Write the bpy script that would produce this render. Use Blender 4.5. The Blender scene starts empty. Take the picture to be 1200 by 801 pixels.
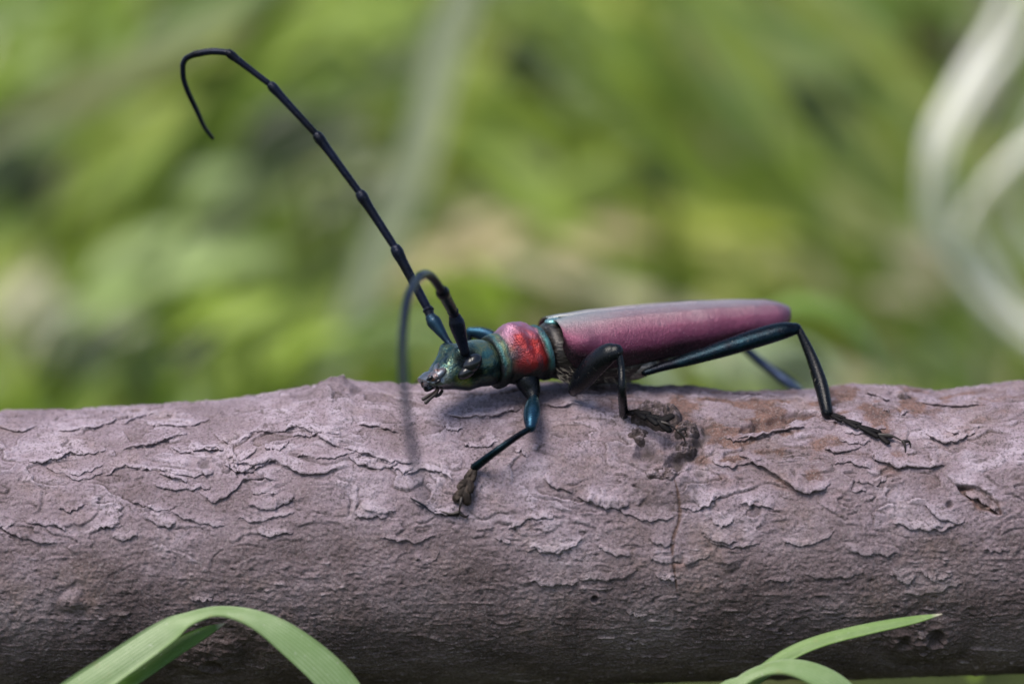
import bpy, math, random
import numpy as np
from math import sin, cos, radians, pi, sqrt

# ------------------------------------------------------------------ scene, camera, light
# one Blender unit is one centimetre
SC = bpy.context.scene
COL = SC.collection
SC.unit_settings.system = 'METRIC'
SC.unit_settings.scale_length = 0.01
random.seed(4)
RNG = np.random.default_rng(7)

PITCH = radians(8.0)
DIST = 33.0
PXCM = 145.0                      # photograph pixels per cm at the focus distance
FWD = np.array([0, cos(PITCH), -sin(PITCH)])
UPV = np.array([0, sin(PITCH), cos(PITCH)])
CAM = -FWD * DIST
cam_d = bpy.data.cameras.new('camera')
cam = bpy.data.objects.new('camera', cam_d)
COL.objects.link(cam)
cam.location = CAM
cam.rotation_euler = (pi / 2 - PITCH, 0, 0)
cam_d.sensor_width = 36
cam_d.sensor_fit = 'HORIZONTAL'
cam_d.lens = 36 * DIST / (1200 / PXCM)
cam_d.clip_start = 1
cam_d.clip_end = 60000
cam_d.dof.use_dof = True
cam_d.dof.focus_distance = DIST - 0.36
cam_d.dof.aperture_fstop = cam_d.lens * 1e-3 / 1.12     # a lens opening 1.12 cm wide
cam_d.dof.aperture_blades = 9
SC.camera = cam

SUN_EL, SUN_AZ = radians(60), radians(-42)   # azimuth from the camera's side (-Y) towards -X when negative
wd = bpy.data.worlds.new('World')
SC.world = wd
wd.use_nodes = True
nt = wd.node_tree
bg = nt.nodes['Background']
sky = nt.nodes.new('ShaderNodeTexSky')
sky.sky_type = 'NISHITA'
sky.sun_disc = False
sky.sun_elevation = SUN_EL
sky.sun_rotation = pi - SUN_AZ
sky.air_density = 1.0
sky.dust_density = 2.0
nt.links.new(sky.outputs[0], bg.inputs[0])
bg.inputs[1].default_value = 0.12
sun_d = bpy.data.lights.new('sun', 'SUN')
sun_d.energy = 2.6
sun_d.angle = radians(36)
sun_d.color = (1.0, 0.93, 0.84)
sun = bpy.data.objects.new('sun', sun_d)
COL.objects.link(sun)
sd = np.array([sin(SUN_AZ) * cos(SUN_EL), -cos(SUN_AZ) * cos(SUN_EL), sin(SUN_EL)])
sun.location = sd * 200
from mathutils import Vector
sun.rotation_euler = Vector(sd).to_track_quat('Z', 'Y').to_euler()
SC.view_settings.view_transform = 'Standard'
SC.view_settings.look = 'None'
SC.view_settings.exposure = 0.65
SC.view_settings.gamma = 1.0
SC.cycles.use_denoising = True
SC.cycles.max_bounces = 6

GROUND_Z = -3.7


def at(px, py, Y):
    """the point of the plane y = Y that shows at pixel (px, py) of the photograph"""
    d = FWD + np.array([1, 0, 0]) * (px - 600) / (PXCM * DIST) + UPV * (400.5 - py) / (PXCM * DIST)
    k = (Y - CAM[1]) / d[1]
    return CAM + d * k


def project(P):
    P = np.asarray(P, float)
    r = P - CAM
    z = r @ FWD
    return 600 + r[..., 0] / z * PXCM * DIST, 400.5 - (r @ UPV) / z * PXCM * DIST


# ------------------------------------------------------------------ object helpers
def empty(name, loc, label, cat, group=None):
    o = bpy.data.objects.new(name, None)
    COL.objects.link(o)
    o.location = loc
    o.empty_display_size = 0.3
    o['label'] = label
    o['category'] = cat
    if group:
        o['group'] = group
    return o


def origin_of(o):
    v = np.zeros(3)
    while o is not None:
        v += np.array(o.location)
        o = o.parent
    return v


def mesh_obj(name, V, F, mat, parent=None, attrs=None, smooth=True, loc=None, kind=None, mats=None, fm=None):
    """V world coordinates, F faces; the object's origin sits at its parent's origin (or at loc)"""
    V = np.asarray(V, float)
    if parent is not None:
        org = origin_of(parent)
    else:
        org = np.zeros(3) if loc is None else np.asarray(loc, float)
    me = bpy.data.meshes.new(name)
    if isinstance(F, np.ndarray):
        n, k = F.shape
        me.vertices.add(len(V))
        me.vertices.foreach_set('co', (V - org).astype(np.float32).ravel())
        me.loops.add(n * k)
        me.loops.foreach_set('vertex_index', F.astype(np.int32).ravel())
        me.polygons.add(n)
        me.polygons.foreach_set('loop_start', np.arange(0, n * k, k, dtype=np.int32))
        me.polygons.foreach_set('loop_total', np.full(n, k, dtype=np.int32))
        me.update(calc_edges=True)
    else:
        me.from_pydata((V - org).tolist(), [], [list(map(int, f)) for f in F])
    me.polygons.foreach_set('use_smooth', np.full(len(me.polygons), smooth, dtype=bool))
    if mats:
        for m in mats:
            me.materials.append(m)
        if fm is not None:
            me.polygons.foreach_set('material_index', np.asarray(fm, dtype=np.int32))
    else:
        me.materials.append(mat)
    for an, av in (attrs or {}).items():
        av = np.asarray(av, dtype=np.float32)
        if av.ndim == 1:
            a = me.attributes.new(an, 'FLOAT', 'POINT')
            a.data.foreach_set('value', av)
        else:
            a = me.attributes.new(an, 'FLOAT_VECTOR', 'POINT')
            a.data.foreach_set('vector', av.ravel())
    me.update()
    o = bpy.data.objects.new(name, me)
    COL.objects.link(o)
    if parent is not None:
        o.parent = parent
    else:
        o.location = org
    if kind:
        o['kind'] = kind
    return o


def tag(o, label, cat, group=None):
    o['label'] = label
    o['category'] = cat
    if group:
        o['group'] = group
    return o


def grid_faces(nu, nv, wrap_v=False, off=0):
    """quads of an nu x nv vertex grid (row u, column v)"""
    i, j = np.meshgrid(np.arange(nu - 1), np.arange(nv if wrap_v else nv - 1), indexing='ij')
    j2 = (j + 1) % nv
    f = np.stack([i * nv + j, i * nv + j2, (i + 1) * nv + j2, (i + 1) * nv + j], -1).reshape(-1, 4)
    return f + off


def norm(v):
    v = np.asarray(v, float)
    return v / (np.linalg.norm(v, axis=-1, keepdims=True) + 1e-12)


def catmull(P, n=6):
    """smooth a list of rows (any number of columns); n steps per span"""
    P = np.asarray(P, float)
    if len(P) < 3:
        t = np.linspace(0, 1, n + 1)[:, None]
        return P[0] * (1 - t) + P[-1] * t
    Q = np.vstack([2 * P[0] - P[1], P, 2 * P[-1] - P[-2]])
    out = []
    for i in range(1, len(Q) - 2):
        for k in range(n):
            t = k / n
            a, b, c, d = Q[i - 1], Q[i], Q[i + 1], Q[i + 2]
            out.append(0.5 * (2 * b + (c - a) * t + (2 * a - 5 * b + 4 * c - d) * t * t + (3 * b - a - 3 * c + d) * t ** 3))
    out.append(P[-1])
    return np.array(out)


def tube(pts, rad, nv=14, n=6, flat=1.0, flat_dir=None, caps=True, smooth=True):
    """a tapering tube through pts with radius rad at each; flat < 1 squeezes it along flat_dir; round ends"""
    D = np.column_stack([np.asarray(pts, float), np.asarray(rad, float)])
    D = catmull(D, n) if smooth else D
    P, R = D[:, :3], np.maximum(D[:, 3], 0.001)
    if caps:
        t0, t1 = norm(P[0] - P[1]), norm(P[-1] - P[-2])
        a = np.array([0.35, 0.75, 0.97])
        p0 = [P[0] + t0 * R[0] * s * 0.9 for s in a]
        p1 = [P[-1] + t1 * R[-1] * s * 0.9 for s in a]
        P = np.vstack([p0[::-1], P, p1])
        R = np.concatenate([(R[0] * np.sqrt(1 - a ** 2))[::-1], R, R[-1] * np.sqrt(1 - a ** 2)])
    T = norm(np.gradient(P, axis=0))
    ref = np.array([0.13, 0.2, 1.0]) if flat_dir is None else np.asarray(flat_dir, float)
    N = []
    v = ref
    for k in range(len(P)):
        v = v - T[k] * (v @ T[k])
        if np.linalg.norm(v) < 1e-4:
            v = np.cross(T[k], [1, 0.3, 0])
        v = norm(v)
        N.append(v)
    N = np.array(N)
    B = np.cross(T, N)
    ph = np.linspace(0, 2 * pi, nv, endpoint=False)
    V = P[:, None, :] + R[:, None, None] * (np.cos(ph)[None, :, None] * N[:, None, :] * flat + np.sin(ph)[None, :, None] * B[:, None, :])
    nu = len(P)
    F = [tuple(f) for f in grid_faces(nu, nv, True)]
    F.append(tuple(range(nv))[::-1])
    F.append(tuple((nu - 1) * nv + k for k in range(nv)))
    u = np.repeat(np.linspace(0, 1, nu), nv)
    return V.reshape(-1, 3), F, u


def join(parts):
    V, F, off = [], [], 0
    for v, f in parts:
        V.append(np.asarray(v))
        F += [tuple(int(i) + off for i in q) for q in f]
        off += len(v)
    return np.vstack(V), F


# ------------------------------------------------------------------ noise
def _hash(ix, iy, seed):
    h = (ix.astype(np.int64) * 374761393 + iy.astype(np.int64) * 668265263 + seed * 974711) & 0x7fffffff
    h = ((h ^ (h >> 13)) * 1274126177) & 0x7fffffff
    return (h ^ (h >> 16)) & 0xffff


def pn(x, y, seed=0):
    """gradient noise, about -1..1"""
    x0, y0 = np.floor(x), np.floor(y)
    fx, fy = (x - x0).astype(np.float32), (y - y0).astype(np.float32)
    u = fx * fx * fx * (fx * (fx * 6 - 15) + 10)
    v = fy * fy * fy * (fy * (fy * 6 - 15) + 10)

    def g(dx, dy):
        a = _hash(x0 + dx, y0 + dy, seed).astype(np.float32) * np.float32(2 * pi / 65536)
        return np.cos(a) * (fx - dx) + np.sin(a) * (fy - dy)
    a = g(0, 0) * (1 - u) + g(1, 0) * u
    b = g(0, 1) * (1 - u) + g(1, 1) * u
    return (a * (1 - v) + b * v) * 1.5


def fbm(x, y, o=3, seed=0, gain=0.5):
    s, a, t = 0, 1.0, 0
    for k in range(o):
        s = s + a * pn(x * 2 ** k, y * 2 ** k, seed + 17 * k)
        t += a
        a *= gain
    return s / t


def sstep(a, b, x):
    t = np.clip((x - a) / (b - a), 0, 1)
    return t * t * (3 - 2 * t)


# ------------------------------------------------------------------ materials
class NB:
    """small node-building helper"""
    def __init__(self, name):
        self.m = bpy.data.materials.new(name)
        self.m.use_nodes = True
        self.t = self.m.node_tree
        self.b = self.t.nodes['Principled BSDF']

    def n(self, kind, **kw):
        nd = self.t.nodes.new(kind)
        for k, v in kw.items():
            if hasattr(nd, k):
                setattr(nd, k, v)
            else:
                nd.inputs[k].default_value = v
        return nd

    def l(self, a, b):
        self.t.links.new(a, b)

    def coord(self):
        return self.n('ShaderNodeTexCoord').outputs['Object']

    def noise(self, scale, detail=4, rough=0.55, vec=None, dist=0.0):
        nd = self.n('ShaderNodeTexNoise')
        nd.inputs['Scale'].default_value = scale
        nd.inputs['Detail'].default_value = detail
        nd.inputs['Roughness'].default_value = rough
        nd.inputs['Distortion'].default_value = dist
        self.l(vec if vec is not None else self.coord(), nd.inputs['Vector'])
        return nd.outputs['Fac']

    def attr(self, name, vec=False):
        nd = self.n('ShaderNodeAttribute')
        nd.attribute_name = name
        return nd.outputs['Vector'] if vec else nd.outputs['Fac']

    def ramp(self, fac, stops, interp='LINEAR'):
        nd = self.n('ShaderNodeValToRGB')
        cr = nd.color_ramp
        cr.interpolation = interp
        while len(cr.elements) < len(stops):
            cr.elements.new(0.5)
        for e, (p, c) in zip(cr.elements, stops):
            e.position = p
            e.color = tuple(c) + (1,) if len(c) == 3 else c
        self.l(fac, nd.inputs[0])
        return nd.outputs[0]

    def mix(self, fac, a, b, mode='MIX'):
        nd = self.n('ShaderNodeMix', data_type='RGBA', blend_type=mode)
        for s, v in ((0, fac), (6, a), (7, b)):
            if hasattr(v, 'links'):
                self.l(v, nd.inputs[s])
            elif s == 0:
                nd.inputs[s].default_value = v
            else:
                nd.inputs[s].default_value = tuple(v) + (1,)
        return nd.outputs[2]

    def math(self, op, a, b=0.0, c=0.0, clamp=False):
        nd = self.n('ShaderNodeMath', operation=op, use_clamp=clamp)
        for i, v in enumerate((a, b, c)):
            if hasattr(v, 'links'):
                self.l(v, nd.inputs[i])
            else:
                nd.inputs[i].default_value = v
        return nd.outputs[0]

    def maprange(self, v, a, b, c=0.0, d=1.0):
        nd = self.n('ShaderNodeMapRange')
        self.l(v, nd.inputs[0])
        for i, q in enumerate((a, b, c, d)):
            nd.inputs[i + 1].default_value = q
        return nd.outputs[0]

    def bump(self, h, strength, dist, normal=None):
        nd = self.n('ShaderNodeBump')
        nd.inputs['Strength'].default_value = strength
        nd.inputs['Distance'].default_value = dist
        self.l(h, nd.inputs['Height'])
        if normal is not None:
            self.l(normal, nd.inputs['Normal'])
        return nd.outputs[0]

    def sep(self, v):
        nd = self.n('ShaderNodeSeparateXYZ')
        self.l(v, nd.inputs[0])
        return nd.outputs

    def out(self, color=None, rough=None, metal=None, normal=None, spec=None, coat=None, coat_rough=None):
        b = self.b
        for nm, v in (('Base Color', color), ('Roughness', rough), ('Metallic', metal), ('Normal', normal),
                      ('Specular IOR Level', spec), ('Coat Weight', coat), ('Coat Roughness', coat_rough)):
            if v is None:
                continue
            if hasattr(v, 'links'):
                self.l(v, b.inputs[nm])
            elif nm == 'Base Color':
                b.inputs[nm].default_value = tuple(v) + (1,)
            else:
                b.inputs[nm].default_value = v
        return self.m


def make_bark():
    q = NB('bark')
    co = q.coord()
    tone, red, dark, low = q.attr('tone'), q.attr('red'), q.attr('dark'), q.attr('low')
    big = q.noise(1.1, 4, 0.6, co)
    base = q.ramp(q.math('ADD', q.math('MULTIPLY', tone, 0.6), q.math('MULTIPLY', big, 0.4)),
                  [(0.12, (0.088, 0.060, 0.062)), (0.36, (0.172, 0.126, 0.141)), (0.60, (0.262, 0.202, 0.238)), (0.85, (0.420, 0.350, 0.415))])
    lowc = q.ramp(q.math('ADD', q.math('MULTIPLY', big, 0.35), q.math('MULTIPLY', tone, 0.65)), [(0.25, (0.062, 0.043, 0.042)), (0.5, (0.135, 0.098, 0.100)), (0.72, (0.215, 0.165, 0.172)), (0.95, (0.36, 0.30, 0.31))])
    c = q.mix(low, base, lowc)  # browner lower bark, with the shade of the underside painted into it
    warm = q.maprange(q.noise(2.3, 5, 0.65, co), 0.52, 0.72)
    c = q.mix(q.math('MULTIPLY', warm, 0.35), c, (0.23, 0.155, 0.115))
    c = q.mix(red, c, q.ramp(q.noise(9, 4, 0.6, co), [(0.3, (0.065, 0.033, 0.026)), (0.7, (0.210, 0.112, 0.086))]))
    sp1 = q.maprange(q.noise(44, 5, 0.75, co), 0.50, 0.60)
    pt = q.maprange(q.noise(3.4, 4, 0.65, co), 0.36, 0.64)
    c = q.mix(q.math('MULTIPLY', sp1, q.maprange(pt, 0, 1, 0.42, 0.85)), c, (0.060, 0.046, 0.044))
    sp2 = q.maprange(q.noise(58, 3, 0.6, co), 0.54, 0.62)
    c = q.mix(q.math('MULTIPLY', sp2, q.maprange(pt, 0, 1, 0.32, 0.10)), c, (0.44, 0.39, 0.40))
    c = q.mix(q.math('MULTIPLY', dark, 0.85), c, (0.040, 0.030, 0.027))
    h = q.math('ADD', q.math('MULTIPLY', q.noise(28, 6, 0.7, co), 0.7), q.math('MULTIPLY', q.noise(75, 3, 0.6, co), 0.35))
    nm = q.bump(h, 1.0, 0.020)
    return q.out(c, 0.78, 0.0, nm, 0.25)


def make_chitin(name, c0, c1, metal=0.75, rough=0.34, bscale=70, bstr=0.4, c2=None, coat=0.0, spec=0.3, dustk=0.35):
    q = NB(name)
    co = q.coord()
    c = q.mix(q.maprange(q.noise(5, 3, 0.6, co), 0.35, 0.65), c0, c1)
    if c2:
        c = q.mix(q.maprange(q.noise(16, 4, 0.6, co), 0.50, 0.64), c, c2)
    dust = q.maprange(q.noise(60, 3, 0.6, co), 0.66, 0.72)
    c = q.mix(q.math('MULTIPLY', dust, dustk), c, (0.30, 0.27, 0.24))
    r = q.maprange(q.noise(22, 3, 0.6, co), 0.3, 0.7, rough - 0.08, rough + 0.14)
    nm = q.bump(q.noise(bscale, 3, 0.6, co), bstr, 0.006)
    return q.out(c, r, metal, nm, spec, coat, 0.15)


def make_elytron():
    q = NB('elytron_chitin')
    co = q.coord()
    s = q.sep(q.attr('bp', True))
    u, v = s[0], s[1]
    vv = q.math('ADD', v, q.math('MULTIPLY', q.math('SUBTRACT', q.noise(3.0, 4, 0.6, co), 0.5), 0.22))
    c = q.ramp(vv, [(0.0, (0.50, 0.43, 0.43)), (0.20, (0.43, 0.33, 0.345)), (0.38, (0.27, 0.140, 0.178)),  # pale crest: dust and hair, plus sky sheen painted in
                    (0.54, (0.185, 0.055, 0.100)), (0.72, (0.11, 0.020, 0.054)), (0.86, (0.025, 0.008, 0.018)), (1.0, (0.010, 0.010, 0.016))])  # lower side falls to black: shade put into the colour
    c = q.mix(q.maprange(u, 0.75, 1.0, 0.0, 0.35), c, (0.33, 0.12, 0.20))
    edge = q.math('ADD', 0.65, q.math('MULTIPLY', u, 0.45))                   # shade under the side fold painted as a black strip, widest at the shoulder
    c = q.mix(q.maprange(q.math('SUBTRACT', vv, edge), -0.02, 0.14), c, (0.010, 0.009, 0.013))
    g = q.maprange(q.noise(75, 4, 0.75, co), 0.42, 0.62)
    c = q.mix(q.math('MULTIPLY', g, 0.40), c, (0.12, 0.04, 0.065))
    dust = q.maprange(q.noise(120, 2, 0.5, co), 0.66, 0.74)
    c = q.mix(q.math('MULTIPLY', dust, 0.3), c, (0.60, 0.55, 0.53))
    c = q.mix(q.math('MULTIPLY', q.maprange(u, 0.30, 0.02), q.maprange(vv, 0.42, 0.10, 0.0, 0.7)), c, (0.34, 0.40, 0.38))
    c = q.mix(q.maprange(u, 0.90, 1.0, 0.0, 0.6), c, (0.14, 0.06, 0.10))
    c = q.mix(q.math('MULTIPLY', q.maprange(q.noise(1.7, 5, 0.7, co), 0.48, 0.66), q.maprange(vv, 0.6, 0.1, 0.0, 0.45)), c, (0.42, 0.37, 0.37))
    h = q.math('ADD', q.noise(85, 4, 0.7, co), q.math('MULTIPLY', q.noise(26, 3, 0.6, co), 0.9))
    nm = q.bump(h, 0.8, 0.010)
    return q.out(c, q.maprange(q.noise(12, 4, 0.6, co), 0.3, 0.7, 0.28, 0.46), 0.70, nm, 0.5)


def make_pronotum():
    q = NB('pronotum_chitin')
    co = q.coord()
    s = q.sep(q.attr('bp', True))
    u, v = s[0], s[1]
    w = q.math('SUBTRACT', q.noise(7, 4, 0.6, co), 0.5)
    uu = q.math('ADD', u, q.math('MULTIPLY', w, 0.20))
    c = q.ramp(uu, [(0.0, (0.008, 0.010, 0.010)), (0.10, (0.015, 0.03, 0.03)), (0.16, (0.045, 0.13, 0.13)), (0.21, (0.13, 0.15, 0.08)), (0.26, (0.06, 0.11, 0.09)), (0.33, (0.12, 0.06, 0.05)), (0.40, (0.17, 0.022, 0.030)),
                    (0.55, (0.27, 0.018, 0.018)), (0.69, (0.25, 0.015, 0.012)), (0.75, (0.07, 0.04, 0.04)), (0.81, (0.03, 0.12, 0.12)), (0.95, (0.06, 0.12, 0.15)), (1.0, (0.01, 0.01, 0.01))])
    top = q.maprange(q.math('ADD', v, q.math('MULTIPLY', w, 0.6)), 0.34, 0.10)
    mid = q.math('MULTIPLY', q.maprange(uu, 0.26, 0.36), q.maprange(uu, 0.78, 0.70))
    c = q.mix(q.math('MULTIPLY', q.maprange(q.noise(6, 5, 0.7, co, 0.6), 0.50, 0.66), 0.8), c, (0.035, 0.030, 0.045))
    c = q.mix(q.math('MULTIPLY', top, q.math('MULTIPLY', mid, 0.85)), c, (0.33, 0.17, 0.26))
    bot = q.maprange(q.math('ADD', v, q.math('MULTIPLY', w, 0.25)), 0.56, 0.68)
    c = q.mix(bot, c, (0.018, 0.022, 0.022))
    vo = q.n('ShaderNodeTexVoronoi')
    vo.inputs['Scale'].default_value = 85
    q.l(co, vo.inputs['Vector'])
    h = q.math('ADD', q.math('MULTIPLY', vo.outputs['Distance'], 0.6), q.math('MULTIPLY', q.noise(16, 5, 0.65, co, 0.8), 1.6))
    nm = q.bump(h, 0.65, 0.010)
    return q.out(c, q.maprange(q.noise(15, 3, 0.6, co), 0.3, 0.7, 0.30, 0.52), 0.55, nm, 0.45)


def make_head():
    q = NB('head_chitin')
    co = q.coord()
    s = q.sep(q.attr('bp', True))
    u, v = s[0], s[1]
    n1 = q.noise(9, 4, 0.65, co, 0.4)
    c = q.ramp(n1, [(0.30, (0.006, 0.012, 0.016)), (0.44, (0.014, 0.040, 0.045)), (0.52, (0.075, 0.10, 0.065)), (0.57, (0.03, 0.085, 0.085)), (0.66, (0.012, 0.022, 0.028)), (0.8, (0.05, 0.03, 0.04))])
    front = q.maprange(u, 0.62, 0.78)
    c = q.mix(front, c, q.ramp(n1, [(0.35, (0.10, 0.11, 0.13)), (0.55, (0.22, 0.23, 0.26)), (0.7, (0.15, 0.07, 0.05))]))
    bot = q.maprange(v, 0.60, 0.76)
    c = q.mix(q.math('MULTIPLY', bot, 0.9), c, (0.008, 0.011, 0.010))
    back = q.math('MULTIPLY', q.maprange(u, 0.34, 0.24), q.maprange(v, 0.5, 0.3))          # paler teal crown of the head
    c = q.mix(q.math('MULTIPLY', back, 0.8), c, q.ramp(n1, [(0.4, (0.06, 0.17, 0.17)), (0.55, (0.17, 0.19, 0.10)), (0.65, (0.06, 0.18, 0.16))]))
    ring = q.math('MULTIPLY', q.maprange(q.math('ABSOLUTE', q.math('SUBTRACT', u, 0.44)), 0.14, 0.08), q.maprange(q.math('ABSOLUTE', q.math('SUBTRACT', v, 0.42)), 0.26, 0.16))
    c = q.mix(q.math('MULTIPLY', ring, 0.92), c, (0.005, 0.007, 0.009))
    chk = q.math('MULTIPLY', q.maprange(q.math('ABSOLUTE', q.math('SUBTRACT', u, 0.56)), 0.09, 0.04), q.maprange(q.math('ABSOLUTE', q.math('SUBTRACT', v, 0.58)), 0.16, 0.06))
    c = q.mix(q.math('MULTIPLY', chk, 0.8), c, q.ramp(n1, [(0.4, (0.20, 0.22, 0.07)), (0.6, (0.06, 0.16, 0.08))]))
    vo = q.n('ShaderNodeTexVoronoi')
    vo.inputs['Scale'].default_value = 62
    q.l(co, vo.inputs['Vector'])
    nm = q.bump(q.math('ADD', vo.outputs['Distance'], q.noise(40, 3, 0.6, co)), 0.5, 0.006)
    return q.out(c, 0.27, 0.75, nm, 0.4)


def make_venter():
    q = NB('pubescent_venter')
    co = q.coord()
    sc = q.n('ShaderNodeMapping')
    q.l(co, sc.inputs[0])
    sc.inputs['Scale'].default_value = (12, 30, 60)
    f = q.noise(1.0, 4, 0.65, sc.outputs[0], 0.5)
    c = q.ramp(f, [(0.38, (0.010, 0.009, 0.010)), (0.56, (0.035, 0.030, 0.029)), (0.72, (0.20, 0.18, 0.17))])
    nm = q.bump(f, 0.6, 0.010)
    return q.out(c, 0.36, 0.3, nm, 0.4)


def make_leaf(name, vary, gloss=0.35, trans=0.3, stripes=True, pale=(0.16, 0.24, 0.13), k_pale=0.25):
    """grass or leaf tissue: colour from the blade's own attribute or a fixed one; light comes through"""
    q = NB(name)
    co = q.coord()
    if vary is None:
        c = q.attr('col', True)
    else:
        c = q.mix(q.maprange(q.noise(1.2, 3, 0.6, co), 0.35, 0.65), vary[0], vary[1])
    nm = None
    if stripes:
        s = q.sep(q.attr('bp', True))
        wv = q.math('SINE', q.math('MULTIPLY', s[1], 2 * pi * 9))
        wv2 = q.math('SINE', q.math('ADD', q.math('MULTIPLY', s[1], 2 * pi * 23), 1.0))
        st = q.math('ADD', q.math('MULTIPLY', wv, 0.6), q.math('MULTIPLY', wv2, 0.4))
        f = q.maprange(q.math('ADD', st, q.math('MULTIPLY', q.noise(9, 3, 0.6, co), 1.4)), -0.2, 1.7)
        c = q.mix(q.math('MULTIPLY', f, q.maprange(q.noise(2.5, 4, 0.6, co), 0.35, 0.65, k_pale * 0.35, k_pale)), c, pale)
        c = q.mix(q.math('MULTIPLY', q.maprange(q.noise(5.5, 5, 0.7, co), 0.60, 0.70), 0.35), c, (0.26, 0.24, 0.09))
        spk = q.maprange(q.noise(48, 2, 0.5, co), 0.69, 0.73)
        c = q.mix(q.math('MULTIPLY', spk, 0.5), c, (0.5, 0.52, 0.45))
        nm = q.bump(st, 0.25, 0.006)
        tipf = q.maprange(s[0], 0.972, 0.992)
        c = q.mix(tipf, c, (0.55, 0.50, 0.40))
    q.out(c, gloss, 0.0, nm, 0.45)
    tr = q.n('ShaderNodeBsdfTranslucent')
    cc = q.mix(1.0, c, (1.0, 1.0, 0.45), 'MULTIPLY')
    q.l(cc, tr.inputs[0])
    ms = q.n('ShaderNodeMixShader')
    ms.inputs[0].default_value = trans
    q.l(q.b.outputs[0], ms.inputs[1])
    q.l(tr.outputs[0], ms.inputs[2])
    q.l(ms.outputs[0], q.t.nodes['Material Output'].inputs[0])
    return q.m


def make_soil():
    q = NB('soil')
    co = q.coord()
    c = q.ramp(q.noise(0.35, 6, 0.65, co), [(0.3, (0.030, 0.040, 0.012)), (0.5, (0.060, 0.080, 0.020)), (0.7, (0.095, 0.090, 0.040))])
    nm = q.bump(q.noise(2.2, 6, 0.7, co), 0.8, 0.5)
    return q.out(c, 0.9, 0.0, nm, 0.2)


def make_plain(name, c, rough=0.4, metal=0.0, coat=0.0):
    q = NB(name)
    n = q.noise(20, 3, 0.6)
    cc = q.mix(q.maprange(n, 0.35, 0.65), [k * 0.75 for k in c], [k * 1.2 for k in c])
    return q.out(cc, rough, metal, None, 0.5, coat, 0.1)


M = {}
M['bark'] = make_bark()
M['elytron'] = make_elytron()
M['pronotum'] = make_pronotum()
M['head'] = make_head()
M['venter'] = make_venter()
M['leg'] = make_chitin('leg_chitin', (0.005, 0.019, 0.028), (0.003, 0.004, 0.008), 0.7, 0.26, 70, 0.5, spec=0.2, dustk=0.2)
M['front_leg'] = make_chitin('front_leg_chitin', (0.022, 0.075, 0.12), (0.010, 0.028, 0.055), 0.8, 0.28, 80, 0.4)
M['far_leg'] = make_chitin('blue_leg_chitin', (0.035, 0.055, 0.11), (0.02, 0.03, 0.06), 0.6, 0.42, 70, 0.5)
M['black_leg'] = make_chitin('black_leg_chitin', (0.002, 0.003, 0.005), (0.004, 0.005, 0.008), 0.0, 0.26, 70, 0.5, spec=0.22, dustk=0.2)
M['antenna'] = make_chitin('antenna_chitin', (0.007, 0.010, 0.026), (0.003, 0.004, 0.008), 0.4, 0.30, 80, 0.5, spec=0.22, dustk=0.2)
M['scape'] = make_chitin('scape_chitin', (0.012, 0.035, 0.06), (0.008, 0.014, 0.03), 0.7, 0.36, 80, 0.5)
M['tarsus'] = make_chitin('tarsus_fuzz', (0.010, 0.007, 0.006), (0.024, 0.017, 0.014), 0.0, 0.6, 60, 0.9, (0.080, 0.060, 0.050), spec=0.15, dustk=0.2)
M['dark_tarsus'] = make_chitin('dark_tarsus_fuzz', (0.004, 0.004, 0.005), (0.012, 0.010, 0.010), 0.0, 0.5, 90, 0.7, spec=0.1, dustk=0.1)
M['claw'] = make_plain('claw_amber', (0.014, 0.008, 0.006), 0.5, 0, 0.0)
M['eye'] = make_plain('eye_black', (0.005, 0.006, 0.010), 0.24, 0.0, 0.1)
M['hair'] = make_plain('hair', (0.30, 0.27, 0.22), 0.5)
M['scutellum'] = make_chitin('scutellum_chitin', (0.10, 0.30, 0.30), (0.20, 0.30, 0.33), 0.7, 0.3, 70, 0.5)
M['sheath'] = make_plain('dry_sheath', (0.12, 0.07, 0.045), 0.6)
M['soil'] = make_soil()
M['meadow'] = make_leaf('meadow_grass', None, 0.4, 0.35, False)
M['leaf'] = make_leaf('herb_leaf', None, 0.42, 0.30, False)
M['blade_big'] = make_leaf('blade_green', ((0.185, 0.29, 0.105), (0.155, 0.25, 0.085)), 0.36, 0.22, True, (0.44, 0.53, 0.33), 0.55)
M['blade_dark'] = make_leaf('blade_deep_green', ((0.085, 0.19, 0.022), (0.075, 0.17, 0.02)), 0.40, 0.25, True, (0.13, 0.24, 0.05), 0.3)
M['blade_mid'] = make_leaf('blade_mid_green', ((0.15, 0.26, 0.06), (0.125, 0.23, 0.05)), 0.36, 0.25, True, (0.36, 0.47, 0.22), 0.55)

# ------------------------------------------------------------------ ground
gs = 30000
gv = []
gx = np.array([-gs, -600, -120, -60, -30, -15, 0, 15, 30, 60, 120, 600, gs], float)
gy = np.array([-gs, -600, -120, -40, -20, -10, 0, 10, 20, 40, 80, 160, 600, gs], float)
X, Yg = np.meshgrid(gx, gy, indexing='ij')
Z = GROUND_Z + 0.25 * pn(X * 0.05, Yg * 0.05, 5) * (np.abs(X) < 100) * (np.abs(Yg) < 200) * (np.hypot(X, Yg) > 25)
mesh_obj('ground', np.stack([X, Yg, Z], -1).reshape(-1, 3), grid_faces(len(gx), len(gy))[:, ::-1], M['soil'], kind='structure')

# ------------------------------------------------------------------ log: shape
R0 = 1.16
LOG_Y = 0.30
sil_x = np.array([-400, 0, 100, 200, 300, 350, 376, 388, 402, 420, 450, 480, 560, 650, 700, 800, 870, 930, 960, 1000, 1040, 1100, 1150, 1200, 1600], float)
sil_y = np.array([486, 484, 481, 474, 465, 457, 448, 443, 443, 447, 450, 452, 452, 449, 450, 454, 460, 459, 457, 450, 452, 460, 455, 449, 449], float)


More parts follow.
